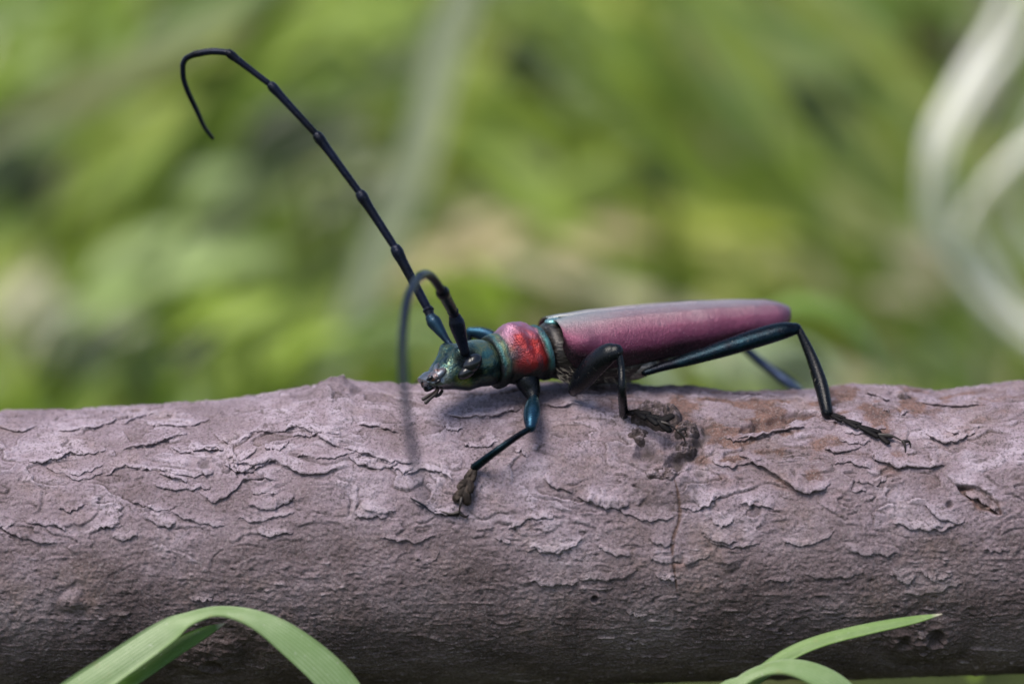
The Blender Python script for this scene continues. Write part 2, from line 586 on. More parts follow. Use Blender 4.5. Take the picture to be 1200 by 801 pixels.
def log_axis(s):
    """centre of the log at x = s; beyond the frame it bends down until it lies on the ground"""
    px = 600 + s * PXCM * DIST / (DIST + LOG_Y * cos(PITCH))
    yc = 650 - 26 * px / 1200
    k = (DIST + LOG_Y) / (PXCM * DIST)
    zc = (400.5 - yc) * k / cos(PITCH) - LOG_Y * math.tan(PITCH) * 0.0
    z = zc + LOG_Y * math.tan(PITCH) * -1.0
    far = np.maximum(np.abs(s) - 6.0, 0)
    z = z - far ** 2 * 0.013
    return z, yc, px


def log_base(s, th):
    """points on the smooth log; th = 0 the top outline seen from the camera, pi/2 facing it"""
    s, th = np.broadcast_arrays(np.asarray(s, float), np.asarray(th, float))
    z, yc, px = log_axis(s)
    rt = (yc - np.interp(px, sil_x, sil_y)) / PXCM * (DIST + LOG_Y) / DIST
    rb = 1.165
    w = np.clip(np.cos(th), 0, 1) ** 1.3
    r = rb + (rt - rb) * w
    e = np.cos(th)[..., None] * UPV + np.sin(th)[..., None] * (-FWD)
    P = np.stack([s, np.full_like(s, LOG_Y), z], -1) + r[..., None] * e
    return P, e


def pix_to_log(px, py):
    """(s, th) of the point of the smooth log that shows at a pixel"""
    s = (px - 600) / PXCM
    th = math.acos(max(-0.999, min(0.999, (637 - py) / 172.0)))
    for _ in range(25):
        P, _e = log_base(s, th)
        qx, qy = project(P)
        s += (px - qx) / PXCM * 0.9
        d = max(0.15, abs(sin(th)))
        th += (py - qy) / PXCM / R0 / d * 0.6
        th = max(0.02, min(3.1, th))
    return s, th


# bark cracks and flakes read off the photograph: (outline pixels, flake width in px, lift in cm)
CR = [
    ([(32, 539), (51, 542), (70, 537), (88, 527)], 26, 0.016),
    ([(62, 506), (97, 504), (125, 497), (153, 488)], 14, 0.012),
    ([(143, 497), (176, 487), (206, 490)], 10, 0.010),
    ([(141, 525), (171, 524), (198, 515), (222, 508)], 22, 0.018),
    ([(227, 530), (246, 526), (264, 527)], 12, 0.020),
    ([(120, 557), (143, 547), (162, 549), (178, 551)], 16, 0.012),
    ([(185, 554), (202, 560), (220, 564)], 18, 0.016),
    ([(266, 542), (296, 545), (319, 541), (343, 551), (366, 556), (400, 550)], 26, 0.022),
    ([(278, 509), (324, 506), (352, 504), (384, 518), (402, 526)], 24, 0.018),
    ([(231, 573), (250, 587), (273, 573), (292, 561), (333, 562)], 20, 0.012),
    ([(287, 591), (319, 594), (335, 589), (347, 580)], 26, 0.016),
    ([(28, 610), (55, 614), (81, 620)], 14, 0.010),
    ([(0, 615), (28, 629), (69, 638)], 14, 0.010),
    ([(416, 495), (445, 501), (470, 508)], 14, 0.012),
    ([(520, 485), (553, 490), (585, 486), (613, 476)], 26, 0.020),
    ([(631, 472), (659, 476), (687, 474)], 16, 0.014),
    ([(472, 557), (497, 550), (515, 553), (534, 561)], 14, 0.011),
    ([(400, 525), (428, 532), (460, 543), (486, 540)], 18, 0.014),
    ([(636, 560), (652, 571), (673, 578)], 20, 0.016),
    ([(673, 578), (701, 592), (720, 593), (740, 590)], 26, 0.022),
    ([(594, 620), (622, 606), (650, 605)], 14, 0.010),
    ([(580, 629), (599, 634)], 10, 0.010),
    ([(613, 641), (641, 643), (664, 648)], 12, 0.010),
    ([(604, 527), (612, 531), (620, 537)], 12, 0.014),
    ([(481, 584), (506, 597), (539, 604)], 14, 0.016),
    ([(766, 671), (780, 675), (793, 675)], 9, 0.014),
    ([(858, 513), (891, 512), (921, 505), (945, 498)], 9, 0.020),
    ([(862, 530), (894, 548), (930, 572), (951, 577), (978, 565)], 32, 0.026),
    ([(964, 524), (984, 530), (1011, 522)], 16, 0.018),
    ([(976, 543), (996, 541), (1023, 552)], 14, 0.012),
    ([(1017, 530), (1035, 543), (1065, 547), (1110, 546)], 26, 0.024),
    ([(1083, 507), (1101, 518), (1122, 519), (1137, 509)], 24, 0.022),
    ([(1084, 590), (1095, 602), (1122, 614)], 20, 0.016),
    ([(867, 587), (885, 591), (909, 596)], 12, 0.012),
    ([(997, 575), (1017, 573)], 10, 0.010),
    ([(840, 460), (879, 462), (915, 466)], 10, 0.012),
    ([(1014, 460), (1030, 465), (1044, 470)], 10, 0.014),
    ([(1071, 470), (1110, 476), (1158, 476)], 12, 0.014),
    ([(1130, 577), (1150, 586), (1173, 603)], 22, 0.020),
    ([(700, 640), (722, 648), (741, 646)], 12, 0.010),
    ([(893, 676), (915, 679), (928, 677)], 9, 0.010),
    ([(820, 620), (842, 632), (866, 634)], 14, 0.012),
    ([(735, 715), (745, 718), (760, 718)], 8, 0.010),
    ([(220, 700), (236, 702), (250, 698)], 8, 0.012),
    ([(540, 520), (560, 524), (585, 519)], 12, 0.008),
    ([(420, 590), (440, 600), (466, 598)], 12, 0.008),
    ([(300, 620), (320, 626), (344, 622)], 10, 0.008),
    ([(1150, 640), (1165, 645), (1185, 642)], 10, 0.008),
]
_r = random.Random(11)
for _k in range(58):
    if _k < 30:
        _x, _y = _r.uniform(-10, 480), _r.uniform(492, 625)
    else:
        _x, _y = _r.uniform(480, 1210), _r.uniform(475, 690)
    _w, _d, _t = _r.uniform(14, 40), _r.uniform(3, 9), _r.uniform(-0.18, 0.18)
    if min(abs(_x - 540) / 2 + abs(_y - 575), abs(_x - 770) / 1.5 + abs(_y - 510)) < 45:
        continue
    _f = _r.uniform(-0.3, 0.3)
    CR.append(([(_x - _w, _y - _w * _t), (_x - _w * 0.4, _y + _d * (1 + _f) - _w * 0.4 * _t), (_x + _w * 0.35, _y + _d * (1 - _f) + _w * 0.35 * _t), (_x + _w, _y + _w * _t - _r.uniform(-3, 4))],
               _r.uniform(9, 20), _r.uniform(0.006, 0.012)))
LINES = []
for pts, wpx, lift in CR:
    st = np.array([pix_to_log(x, y) for x, y in pts])
    st[:, 1] *= R0                                   # arc length
    LINES.append((catmull(st, 10), wpx / PXCM, lift))

KNOTS = [  # pixel, radius cm, height cm, roughness
    (772, 500, 0.27, 0.03, 0.05), (806, 506, 0.11, 0.05, 0.06), (803, 521, 0.09, 0.05, 0.05),
    (388, 450, 0.16, 0.05, 0.03), (1085, 752, 0.26, 0.05, 0.03), (240, 768, 0.24, 0.05, 0.03),
    (85, 705, 0.09, 0.03, 0.02), (780, 560, 0.20, 0.03, 0.025), (853, 655, 0.08, 0.02, 0.02),
]
PITS = [(792, 545, 0.075, 0.06), (697, 702, 0.028, 0.05), (757, 530, 0.08, 0.05), (1112, 592, 0.03, 0.03), (930, 556, 0.035, 0.015),
        (1097, 745, 0.07, 0.05), (248, 778, 0.08, 0.05), (240, 545, 0.05, 0.02), (796, 655, 0.05, 0.02), (1060, 750, 0.06, 0.03)]
SLITS = [([(867, 505), (890, 499), (915, 492), (957, 484)], 0.060, 0.05), ([(1122, 569), (1140, 578), (1160, 592), (1173, 602)], 0.050, 0.05),
         ([(790, 560), (797, 600), (788, 640), (793, 690)], 0.014, 0.012)]
RED = [(850, 490, 0.5, 0.6), (930, 474, 0.5, 0.5), (1000, 468, 0.5, 0.5), (845, 525, 0.2, 0.7), (1120, 470, 0.5, 0.4), (890, 520, 0.25, 0.4), (1040, 525, 0.25, 0.35), (760, 470, 0.4, 0.35), (1000, 462, 0.30, 0.7), (1070, 470, 0.25, 0.5), (915, 494, 0.22, 0.6), (850, 540, 0.12, 0.8), (1150, 588, 0.13, 0.8), (840, 500, 0.25, 0.35),
       (930, 558, 0.12, 0.7), (1060, 556, 0.16, 0.45), (795, 655, 0.08, 0.8), (238, 545, 0.07, 0.6), (820, 468, 0.35, 0.45), (835, 520, 0.20, 0.5), (880, 478, 0.35, 0.4), (980, 500, 0.3, 0.35), (960, 560, 0.2, 0.3), (1130, 470, 0.3, 0.3), (1085, 500, 0.15, 0.3), (85, 705, 0.07, 0.6)]
PALEB = [(560, 466, 0.35, 0.16), (500, 470, 0.3, 0.15), (690, 466, 0.25, 0.15), (1108, 506, 0.22, 0.16), (1150, 552, 0.26, 0.22), (390, 492, 0.12, 0.08), (190, 500, 0.3, 0.12), (75, 525, 0.3, 0.14), (350, 530, 0.3, 0.15), (640, 580, 0.4, 0.2)]
B_ST = [(np.array(pix_to_log(k[0], k[1])) * [1, R0], *k[2:]) for k in PALEB]
K_ST = [(np.array(pix_to_log(k[0], k[1])) * [1, R0], *k[2:]) for k in KNOTS]
P_ST = [(np.array(pix_to_log(k[0], k[1])) * [1, R0], *k[2:]) for k in PITS]
R_ST = [(np.array(pix_to_log(k[0], k[1])) * [1, R0], *k[2:]) for k in RED]
S_ST = []
for pts, w, d in SLITS:
    st = np.array([pix_to_log(x, y) for x, y in pts])
    st[:, 1] *= R0
    S_ST.append((catmull(st, 8), w, d))


def line_dist(s, t, L):
    """distance to a polyline, signed side (positive above it, towards the top) and position 0..1 along it"""
    best = np.full(s.shape, 1e9)
    side = np.zeros(s.shape)
    al = np.zeros(s.shape)
    n = len(L) - 1
    for i in range(n):
        a, b = L[i], L[i + 1]
        d = b - a
        if d[0] < 0:
            sg = -1.0
        else:
            sg = 1.0
        l2 = d @ d + 1e-12
        k = np.clip(((s - a[0]) * d[0] + (t - a[1]) * d[1]) / l2, 0, 1)
        dx, dy = s - a[0] - k * d[0], t - a[1] - k * d[1]
        q = dx * dx + dy * dy
        m = q < best
        best = np.where(m, q, best)
        cr = -(d[0] * (t - a[1]) - d[1] * (s - a[0])) * sg
        side = np.where(m, np.sign(cr), side)
        al = np.where(m, (i + k) / n, al)
    return np.sqrt(best), side, al


def bark_height(s, t):
    """relief of the bark (cm) and its colour masks at flat arrays s, t"""
    up = 1 - sstep(1.35, 2.25, t)
    # loose plates: terraces of a warped noise
    ws = s + 0.22 * fbm(s * 1.1, t * 1.3, 2, 3)
    wt = t + 0.13 * fbm(s * 1.6, t * 1.6, 3, 9)
    n1 = fbm(ws * 1.15, wt * 3.1, 4, 21, 0.45) * 0.5 + 0.5 + 0.004 * pn(s * 20, t * 20, 2)
    q = n1 * 8.0
    e_ = 0.012
    nf = lambda a_, b_: fbm(a_ * 1.15, b_ * 3.1, 3, 21, 0.45)
    n0 = nf(ws, wt)
    gq = np.hypot(nf(ws + e_, wt) - n0, nf(ws, wt + e_) - n0) / e_ * 0.5 * 8.0 + 0.6
    fl = np.floor(q)
    fr = q - fl
    d_up, d_lo = fr / gq, (1 - fr) / gq                             # cm to the plate's own rim and to the next one
    rnd = _hash(fl, fl * 0 + 3, 5) / 65536.0
    brk = sstep(-0.45, 0.05, fbm(s * 1.9, t * 2.6, 2, 77)) * sstep(-0.5, 0.1, fbm(s * 6, t * 8, 2, 78))
    lip = np.exp(-d_up / 0.035) * brk
    h = up * (0.010 * lip * (0.5 + rnd) + 0.014 * (sstep(0, 0.014, d_up) - np.clip(fr, 0, 1)) * brk - 0.010 * np.exp(-d_lo / 0.012) * brk)
    tone = 0.5 + 0.55 * (rnd - 0.5) * up * brk + 0.62 * fbm(s * 1.4, t * 2.0, 4, 31, 0.62) + 0.13 * up * lip * (0.4 + rnd)
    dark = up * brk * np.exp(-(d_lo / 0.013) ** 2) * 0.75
    # second, smaller flakes
    n2 = fbm(ws * 3.6 + 7, wt * 6.2, 3, 51, 0.5) * 0.5 + 0.5
    q2 = n2 * 6
    fr2 = q2 - np.floor(q2)
    brk2 = sstep(0.0, 0.3, fbm(s * 3.1, t * 4.3, 2, 83))
    h = h + (0.35 + 0.30 * (1 - up)) * brk2 * (0.006 * np.exp(-fr2 / 0.14) + 0.005 * (sstep(0, 0.06, fr2) - fr2))
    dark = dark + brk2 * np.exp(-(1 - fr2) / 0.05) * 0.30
    # lumps, grain, horizontal flecks
    h = h + 0.020 * fbm(s * 0.9, t * 1.2, 2, 61)
    gr = fbm(s * 13, t * 14.5, 4, 71, 0.65)
    h = h + gr * (0.0070 + 0.0055 * (1 - up)) + 0.006 * fbm(s * 30, t * 36, 2, 73, 0.6)
    fk = fbm(s * 5.0 + 2 * pn(s, t * 2, 6), t * 19, 2, 91, 0.5)
    h = h + np.maximum(fk - 0.18, 0) * 0.020 * (0.35 + 0.65 * (1 - up))
    vf = np.maximum(fbm(s * 18, t * 4, 2, 97) - 0.42, 0)
    h = h - vf * 0.02
    f3 = np.maximum(fbm(s * 8 + 1.5 * pn(s * 2, t * 2, 7), t * 24, 2, 131, 0.5) - 0.30, 0) * sstep(-0.2, 0.3, fbm(s * 1.7, t * 2.2, 2, 132))
    f4 = np.maximum(fbm(s * 10, t * 20, 2, 141, 0.5) - 0.34, 0)
    lowz = 0.25 + 0.75 * (1 - up)
    h = h + lowz * (0.045 * f3 - 0.04 * f4)
    tone = tone + lowz * 1.6 * f3
    dark = dark + lowz * 2.2 * f4
    # traced cracks
    red = np.zeros_like(h)
    for L, w, lift in LINES:
        m = (s > L[:, 0].min() - 0.5) & (s < L[:, 0].max() + 0.5) & (t > L[:, 1].min() - 0.5) & (t < L[:, 1].max() + 0.5)
        if not m.any():
            continue
        idx = np.where(m)[0]
        a, b = s[idx], t[idx]
        jx = 0.010 * pn(a * 14, b * 14, 8)
        d, sd_, al = line_dist(a + jx, b + 0.012 * pn(a * 9, b * 9, 4), L)
        ends = sstep(0, 0.16, al) * sstep(1, 0.84, al)
        above = sd_ > 0
        lift = lift * 0.8
        h[idx] += np.where(above, lift * np.exp(-d / (w * 0.8)), -0.5 * lift * np.exp(-d / 0.03)) * ends
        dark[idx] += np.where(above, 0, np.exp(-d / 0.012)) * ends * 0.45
        tone[idx] += np.where(above, 0.14 * np.exp(-d / w) + 0.06 * np.exp(-d / 0.02), 0) * ends
    for p, r, hh, rg in K_ST:
        d = np.hypot((s - p[0]) / 1.15, t - p[1])
        idx = np.where(d < r * 3)[0]
        dd, a, b = d[idx], s[idx], t[idx]
        wv = dd + 0.05 * pn(a * 6, b * 6, 12)
        k = np.exp(-(wv / (r * 0.75)) ** 2)
        h[idx] += hh * k - 0.35 * hh * np.exp(-((wv - r * 1.25) / (r * 0.3)) ** 2) + rg * k * fbm(a * 9, b * 9, 4, 14, 0.75) \
            + 0.12 * rg * np.cos(wv * 60 + 3 * pn(a * 5, b * 5, 18)) * np.exp(-(wv / (r * 1.4)) ** 2)
        rn = fbm(a * 10, b * 10, 3, 19, 0.6)
        dark[idx] += (0.55 * np.exp(-((wv - r * 1.15) / (r * 0.3)) ** 2) * (b > p[1] - 0.3 * r) + 0.35 * k) * sstep(-0.35, 0.35, rn)
        tone[idx] += 0.25 * k * rn
    for p, r, dp in P_ST:
        d = np.hypot((s - p[0]), (t - p[1]))
        idx = np.where(d < r * 4)[0]
        dd = d[idx] + 0.55 * r * fbm(s[idx] * 9, t[idx] * 12, 3, 15, 0.6)
        h[idx] += -dp * np.exp(-(dd / r) ** 4) + 0.2 * dp * np.exp(-((dd - r * 1.3) / (r * 0.4)) ** 2)
        dark[idx] += 0.8 * np.exp(-(dd / (r * 0.8)) ** 4)
    for L, w, dp in S_ST:
        m = (s > L[:, 0].min() - 0.3) & (s < L[:, 0].max() + 0.3) & (t > L[:, 1].min() - 0.3) & (t < L[:, 1].max() + 0.3)
        idx = np.where(m)[0]
        if not len(idx):
            continue
        a, b = s[idx], t[idx]
        d, _s, al = line_dist(a, b + 0.02 * pn(a * 8, b * 8, 44), L)
        ww = w * np.sqrt(np.clip(1 - (2 * al - 1) ** 2, 0.02, 1)) * (1 + 0.4 * pn(a * 10, b * 10, 45))
        k = np.exp(-(d / ww) ** 4)
        h[idx] += -dp * k + dp * k * 0.5 * fbm(a * 16, b * 16, 3, 46)
        red[idx] += k * 0.9
        dark[idx] += 0.25 * k
    pat = sstep(-0.1, 0.4, fbm(s * 3.2, t * 5.5, 3, 66))
    for p, r, k in R_ST:
        red += k * np.exp(-(((s - p[0]) / 1.6) ** 2 + (t - p[1]) ** 2) / r ** 2) * pat
    for p, ra, rb in B_ST:
        tone += 0.42 * np.exp(-((s - p[0]) / ra) ** 2 - ((t - p[1]) / rb) ** 2) * sstep(-0.5, 0.5, fbm(s * 4, t * 7, 3, 88))
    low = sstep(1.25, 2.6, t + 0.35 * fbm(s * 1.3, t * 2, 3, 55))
    return h, np.clip(tone, 0, 1), np.clip(red, 0, 0.85), np.clip(dark, 0, 1), low


def log_point(s, th, lift=0.0):
    """a point on the bark itself"""
    P, e = log_base(np.array([s]), np.array([th]))
    h = bark_height(np.array([float(s)]), np.array([th * R0]))[0]
    return P[0] + e[0] * (h[0] + lift)


def on_log(px, py, lift=0.0):
    s, th = pix_to_log(px, py)
    return log_point(s, th, lift)


# log mesh: fine where the photograph looks, coarse elsewhere
sx = np.concatenate([np.linspace(-22, -4.7, 110, endpoint=False), np.arange(-4.7, 4.7, 0.0085), np.linspace(4.7, 22, 111)])
tt = np.concatenate([np.arange(-0.35, 3.75, 0.0082), np.linspace(3.75, 2 * pi * R0 - 0.35, 60)[:-1]])
S, T = np.meshgrid(sx, tt, indexing='ij')
Pb, Eb = log_base(S, T / R0)
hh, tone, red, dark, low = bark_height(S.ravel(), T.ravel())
seam = (sstep(-0.35, -0.15, T) * sstep(2 * pi * R0 - 0.36, 2 * pi * R0 - 1.2, T)).ravel()
Vl = Pb.reshape(-1, 3) + Eb.reshape(-1, 3) * (hh * seam)[:, None]
LOG = empty('fallen_branch', (0, LOG_Y, -2.7), 'thick fallen branch with flaking mauve grey bark lying across the picture under the beetle', 'branch')
Fl = grid_faces(len(sx), len(tt), True)
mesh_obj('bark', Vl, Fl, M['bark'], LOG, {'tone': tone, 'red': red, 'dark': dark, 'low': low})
for xe, sg, row in ((-22, -1, 0), (22, 1, len(sx) - 1)):       # sawn ends
    ring = Vl.reshape(len(sx), len(tt), 3)[row]
    c = ring.mean(0)
    V = np.vstack([ring, (ring - c) * 0.5 + c + [0.03 * sg, 0, 0], c[None] + [0.05 * sg, 0, 0]])
    n = len(tt)
    F = [(k, (k + 1) % n, n + (k + 1) % n, n + k) for k in range(n)] + [(n + k, n + (k + 1) % n, 2 * n) for k in range(n)]
    mesh_obj('sawn_end', V, F, M['sheath'], LOG)

# bark flakes: thin curled plates that stand off the bark along the traced cracks
for L, w, lift in LINES:
    nu, nv = max(16, len(L) * 2), 6
    t01 = np.linspace(0.03, 0.97, nu)
    k = t01 * (len(L) - 1)
    i0 = np.minimum(k.astype(int), len(L) - 2)
    f = (k - i0)[:, None]
    C = L[i0] * (1 - f) + L[i0 + 1] * f
    kk = L[0, 0] * 7.3
    jt = lambda f_, sd: pn(t01 * f_ * len(L) / 10 + kk, t01 * 0 + 0.37, sd)
    prof = np.sqrt(np.clip(1 - (2 * t01 - 1) ** 2, 0, 1)) * (1 + 0.35 * jt(1.5, 1))
    vv = np.linspace(0, 1, nv)
    s_ = C[:, 0][:, None] + 0 * vv[None] + 0.012 * jt(2.2, 2)[:, None]
    t_ = C[:, 1][:, None] + 0.012 + 0.020 * jt(2.6, 3)[:, None] + 0.008 * jt(9, 4)[:, None] - (w * 0.62 * prof)[:, None] * vv[None]
    P, e = log_base(s_, t_ / R0)
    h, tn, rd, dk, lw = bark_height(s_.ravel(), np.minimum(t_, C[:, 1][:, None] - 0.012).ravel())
    curl = (1 - vv[None]) ** 1.6 * (lift * 0.6 * prof[:, None]) * (1 + 0.5 * jt(2.0, 7))[:, None] + 0.003
    curl[:, -1] = -0.010
    curl[0], curl[-1] = -0.004, -0.004
    top = P + e * (h.reshape(nu, nv) + curl)[..., None]
    bot = P + e * (h.reshape(nu, nv) + np.minimum(curl - 0.011, -0.012 + curl * 0.75))[..., None]
    V = np.vstack([top.reshape(-1, 3), bot.reshape(-1, 3)])
    F = [tuple(q) for q in grid_faces(nu, nv)[:, ::-1]] + [tuple(q) for q in grid_faces(nu, nv, off=nu * nv)]
    nn = nu * nv
    for a in range(nu - 1):
        F.append((a * nv, (a + 1) * nv, nn + (a + 1) * nv, nn + a * nv)[::-1])
    F = [q[::-1] for q in F]
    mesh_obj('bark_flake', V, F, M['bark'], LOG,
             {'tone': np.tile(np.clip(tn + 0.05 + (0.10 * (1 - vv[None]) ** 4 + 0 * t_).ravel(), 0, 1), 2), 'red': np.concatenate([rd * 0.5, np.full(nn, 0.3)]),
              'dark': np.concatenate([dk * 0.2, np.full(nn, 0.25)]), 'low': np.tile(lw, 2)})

V, F, _ = tube([on_log(481, 584, 0.012), on_log(493, 591, 0.012), on_log(507, 598, 0.012), on_log(523, 603, 0.014), on_log(537, 604, 0.02)], [0.004, 0.009, 0.012, 0.011, 0.009], 8, 6)
mesh_obj('splinter', V, F, M['black_leg'], LOG)

# the big knot: lumps of swollen, broken bark
def lump(px, py, ru, rv, hgt, seed, dk):
    s0, th0 = pix_to_log(px, py)
    nu, nv = 46, 80
    r = np.linspace(0, 1, nu) ** 0.8
    ph = np.linspace(0, 2 * pi, nv, endpoint=False)
    A, B = np.meshgrid(r, ph, indexing='ij')
    ww = 1 + 0.22 * pn(np.cos(B) * 1.6 + seed, np.sin(B) * 1.6, seed)
    ss = s0 + ru * A * ww * np.cos(B)
    ts = th0 * R0 + rv * A * ww * np.sin(B)
    P, e = log_base(ss, ts / R0)
    h = bark_height(ss.ravel(), ts.ravel())[0].reshape(ss.shape)
    dome = np.sqrt(np.clip(1 - A ** 2, 0, 1)) ** 0.8
    f1 = fbm(ss * 7 + seed, ts * 8, 4, seed + 3, 0.65)
    f2 = fbm(ss * 16, ts * 18, 3, seed + 41, 0.6)
    rid = 1 - np.abs(fbm(ss * 5 + seed * 3, ts * 6, 3, seed + 8, 0.6)) * 3
    rel = hgt * dome * (1 + 0.45 * f1) + 0.040 * f1 * dome + 0.040 * f2 * dome + 0.022 * rid * dome - 0.035 * A ** 4
    V = (P + e * (h * (1 - dome) + rel)[..., None]).reshape(-1, 3)
    tn = np.clip(0.42 + 0.6 * f1 + 0.9 * f2 + 0.25 * (rid - 0.5), 0, 1).ravel()
    dkk = np.clip(dk - 0.5 * f1 - 1.3 * f2 + 0.35 * sstep(0.55, 0.95, A) + 0.3 * (1 - np.clip(rid, 0, 1)), 0, 0.95).ravel()
    return V, [tuple(q) for q in grid_faces(nu, nv, True)[:, ::-1]], tn, dkk


Ls = [lump(771, 492, 0.20, 0.15, 0.12, 5, 0.62), lump(806, 508, 0.10, 0.10, 0.07, 11, 0.65), lump(748, 512, 0.10, 0.08, 0.03, 17, 0.6),
      lump(803, 528, 0.09, 0.07, 0.06, 23, 0.45), lump(778, 556, 0.16, 0.07, 0.035, 31, 0.25)]
for bx_, by_, r_ in ((379, 446, 0.055), (400, 443, 0.07), (1060, 460, 0.06)):
    a_ = lump(bx_, by_ + 5, r_ * 1.2, r_ * 0.9, 0.018, int(bx_), 0.5)
    mesh_obj('bud_scar', a_[0], a_[1], M['bark'], LOG, {'tone': a_[2], 'dark': a_[3], 'red': np.full(len(a_[0]), 0.1), 'low': np.full(len(a_[0]), 0.3)})
Vk, Fk = join([(a, b) for a, b, _c, _d in Ls])
mesh_obj('knot', Vk, Fk, M['bark'], LOG, {'tone': np.concatenate([a[2] for a in Ls]), 'dark': np.concatenate([a[3] for a in Ls]),
                                          'red': np.full(len(Vk), 0.12), 'low': np.full(len(Vk), 0.35)})

# ------------------------------------------------------------------ beetle
YAW = radians(20)
kY = math.tan(YAW) / PXCM


def by(px):
    return (px - 620) * kY


BEETLE = empty('musk_beetle', on_log(640, 470), 'longhorn beetle with purple wing cases and red collar, walking on the branch', 'beetle')
BODY_AX = np.array([cos(YAW), sin(YAW), 0.0])
LAT = np.array([sin(YAW), -cos(YAW), 0.0])       # towards the camera's side


def loft(rings, nv=40, n=5, bumpf=None, ex=2.0):
    """rings: (px, py, half height in px, half width in cm, Y, yaw deg, pitch deg); returns V, F, bp"""
    D = catmull(np.array(rings, float), n)
    nu = len(D)
    ph = np.linspace(0, 2 * pi, nv, endpoint=False)
    V = np.zeros((nu, nv, 3))
    bp = np.zeros((nu, nv, 3))
    for i, (px, py, hp, w, Y, yaw, pit) in enumerate(D):
        c = at(px, py, Y)
        ya, pi_ = radians(yaw), radians(pit)
        ax = np.array([cos(ya) * cos(pi_), sin(ya) * cos(pi_), sin(pi_)])
        lat = np.array([sin(ya), -cos(ya), 0])
        upd = np.cross(lat, ax)
        if upd[2] < 0:
            upd = -upd
        h = max(hp, 0.5) / PXCM
        w = max(w, 0.004)
        cs, sn = np.cos(ph), np.sin(ph)
        ca = np.sign(cs) * np.abs(cs) ** (2 / ex)
        sa = np.sign(sn) * np.abs(sn) ** (2 / ex)
        u = i / (nu - 1)
        k = np.ones(nv) if bumpf is None else 1 + bumpf(u, ph)
        V[i] = c + (h * ca * k)[:, None] * upd + (w * sa * k)[:, None] * lat
        bp[i, :, 0] = u
        bp[i, :, 1] = np.abs(((ph + pi) % (2 * pi)) - pi) / pi       # 0 on the back, 1 below
        bp[i, :, 2] = ph / (2 * pi)
    F = [tuple(q) for q in grid_faces(nu, nv, True)]
    F.append(tuple(range(nv))[::-1])
    F.append(tuple((nu - 1) * nv + k for k in range(nv)))
    return V.reshape(-1, 3), F, bp.reshape(-1, 3)


# prothorax
def pro_bump(u, ph):
    p = ((ph + pi) % (2 * pi)) - pi
    g = lambda u0, p0, su, sp: np.exp(-((u - u0) / su) ** 2 - ((p - p0) / sp) ** 2)
    b = 0.10 * g(0.55, 1.65, 0.13, 0.35) + 0.10 * g(0.55, -1.65, 0.13, 0.35)          # side tubercles
    b = b + 0.09 * g(0.42, 0.15, 0.10, 0.30) + 0.07 * g(0.64, -0.1, 0.08, 0.3) + 0.06 * g(0.62, 0.75, 0.09, 0.25) + 0.05 * g(0.45, 0.85, 0.08, 0.25)
    b = b - 0.08 * g(0.55, 1.15, 0.05, 0.45) - 0.07 * g(0.72, 0.9, 0.04, 0.5)
    b = 1.35 * b + 0.014 * np.sin(p * 17 + u * 40) * np.sin(u * 33 + p * 5) + 0.02 * pn(p * 2.5, p * 0 + u * 9, 33)
    return b


pr = [(574, 424.5, 27, 0.20, -0.125), (575, 424.5, 30.5, 0.235, -0.12), (579, 424, 32, 0.245, -0.11), (586, 422, 32, 0.245, -0.09), (592, 419.5, 31, 0.24, -0.07),
      (602, 416.5, 34.5, 0.265, -0.045), (614, 414.5, 36.5, 0.285, -0.015), (627, 413.5, 35.5, 0.28, 0.02), (637, 413, 32.5, 0.265, 0.045),
      (642, 413, 31.5, 0.255, 0.06), (647, 413, 33, 0.265, 0.07), (652, 413, 32.5, 0.26, 0.085), (653, 413, 29, 0.23, 0.087)]
pr = [(575 + (r[0] - 575) * 0.77, *r[1:4], -0.12 + (r[4] + 0.12) * 0.77) for r in pr]
V, F, bp = loft([(*r, 24, 9) for r in pr], 64, 6, pro_bump)
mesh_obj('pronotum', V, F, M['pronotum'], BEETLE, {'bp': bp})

# head with neck, cheeks and muzzle
hd = [(582, 424, 22, 0.16, -0.11, 24, 9), (574, 424.5, 26, 0.20, -0.14, 24, 9), (565, 425, 28, 0.23, -0.17, 25, 9), (556, 426, 27.5, 0.24, -0.20, 26, 11),
      (547, 428, 28, 0.23, -0.235, 28, 15), (538, 431, 28.5, 0.215, -0.27, 29, 20), (529, 435.5, 24.5, 0.19, -0.305, 30, 26), (520, 440.5, 18.5, 0.165, -0.34, 30, 30),
      (511, 445, 13.5, 0.145, -0.375, 30, 30), (503, 447, 10.5, 0.125, -0.405, 30, 30), (497, 448, 7, 0.10, -0.43, 30, 30), (495, 448.5, 3, 0.05, -0.44, 30, 30)]


def head_bump(u, ph):
    p = ((ph + pi) % (2 * pi)) - pi
    g = lambda u0, p0, su, sp: np.exp(-((u - u0) / su) ** 2 - ((p - p0) / sp) ** 2)
    b = 0.24 * g(0.47, 0.62, 0.06, 0.30) + 0.24 * g(0.47, -0.62, 0.06, 0.30)          # raised antenna sockets
    b = b - 0.17 * g(0.54, 0.0, 0.14, 0.28)                                           # furrow between them
    b = b + 0.10 * g(0.52, 2.3, 0.08, 0.4) + 0.1 * g(0.52, -2.3, 0.08, 0.4)           # cheeks
    b = b - 0.12 * g(0.72, 0.0, 0.02, 2.0) + 0.05 * g(0.78, 0, 0.03, 1.4)             # rim of the clypeus
    b = b + 0.014 * np.sin(p * 13 + u * 37) * np.sin(u * 51 + p * 7)
    return b


V, F, bp = loft(hd, 48, 6, head_bump)
HEAD = mesh_obj('head', V, F, M['head'], BEETLE, {'bp': bp})
M['steel'] = make_chitin('mouth_plate_chitin', (0.20, 0.22, 0.25), (0.12, 0.14, 0.18), 0.6, 0.3, 60, 0.5, (0.16, 0.07, 0.05))


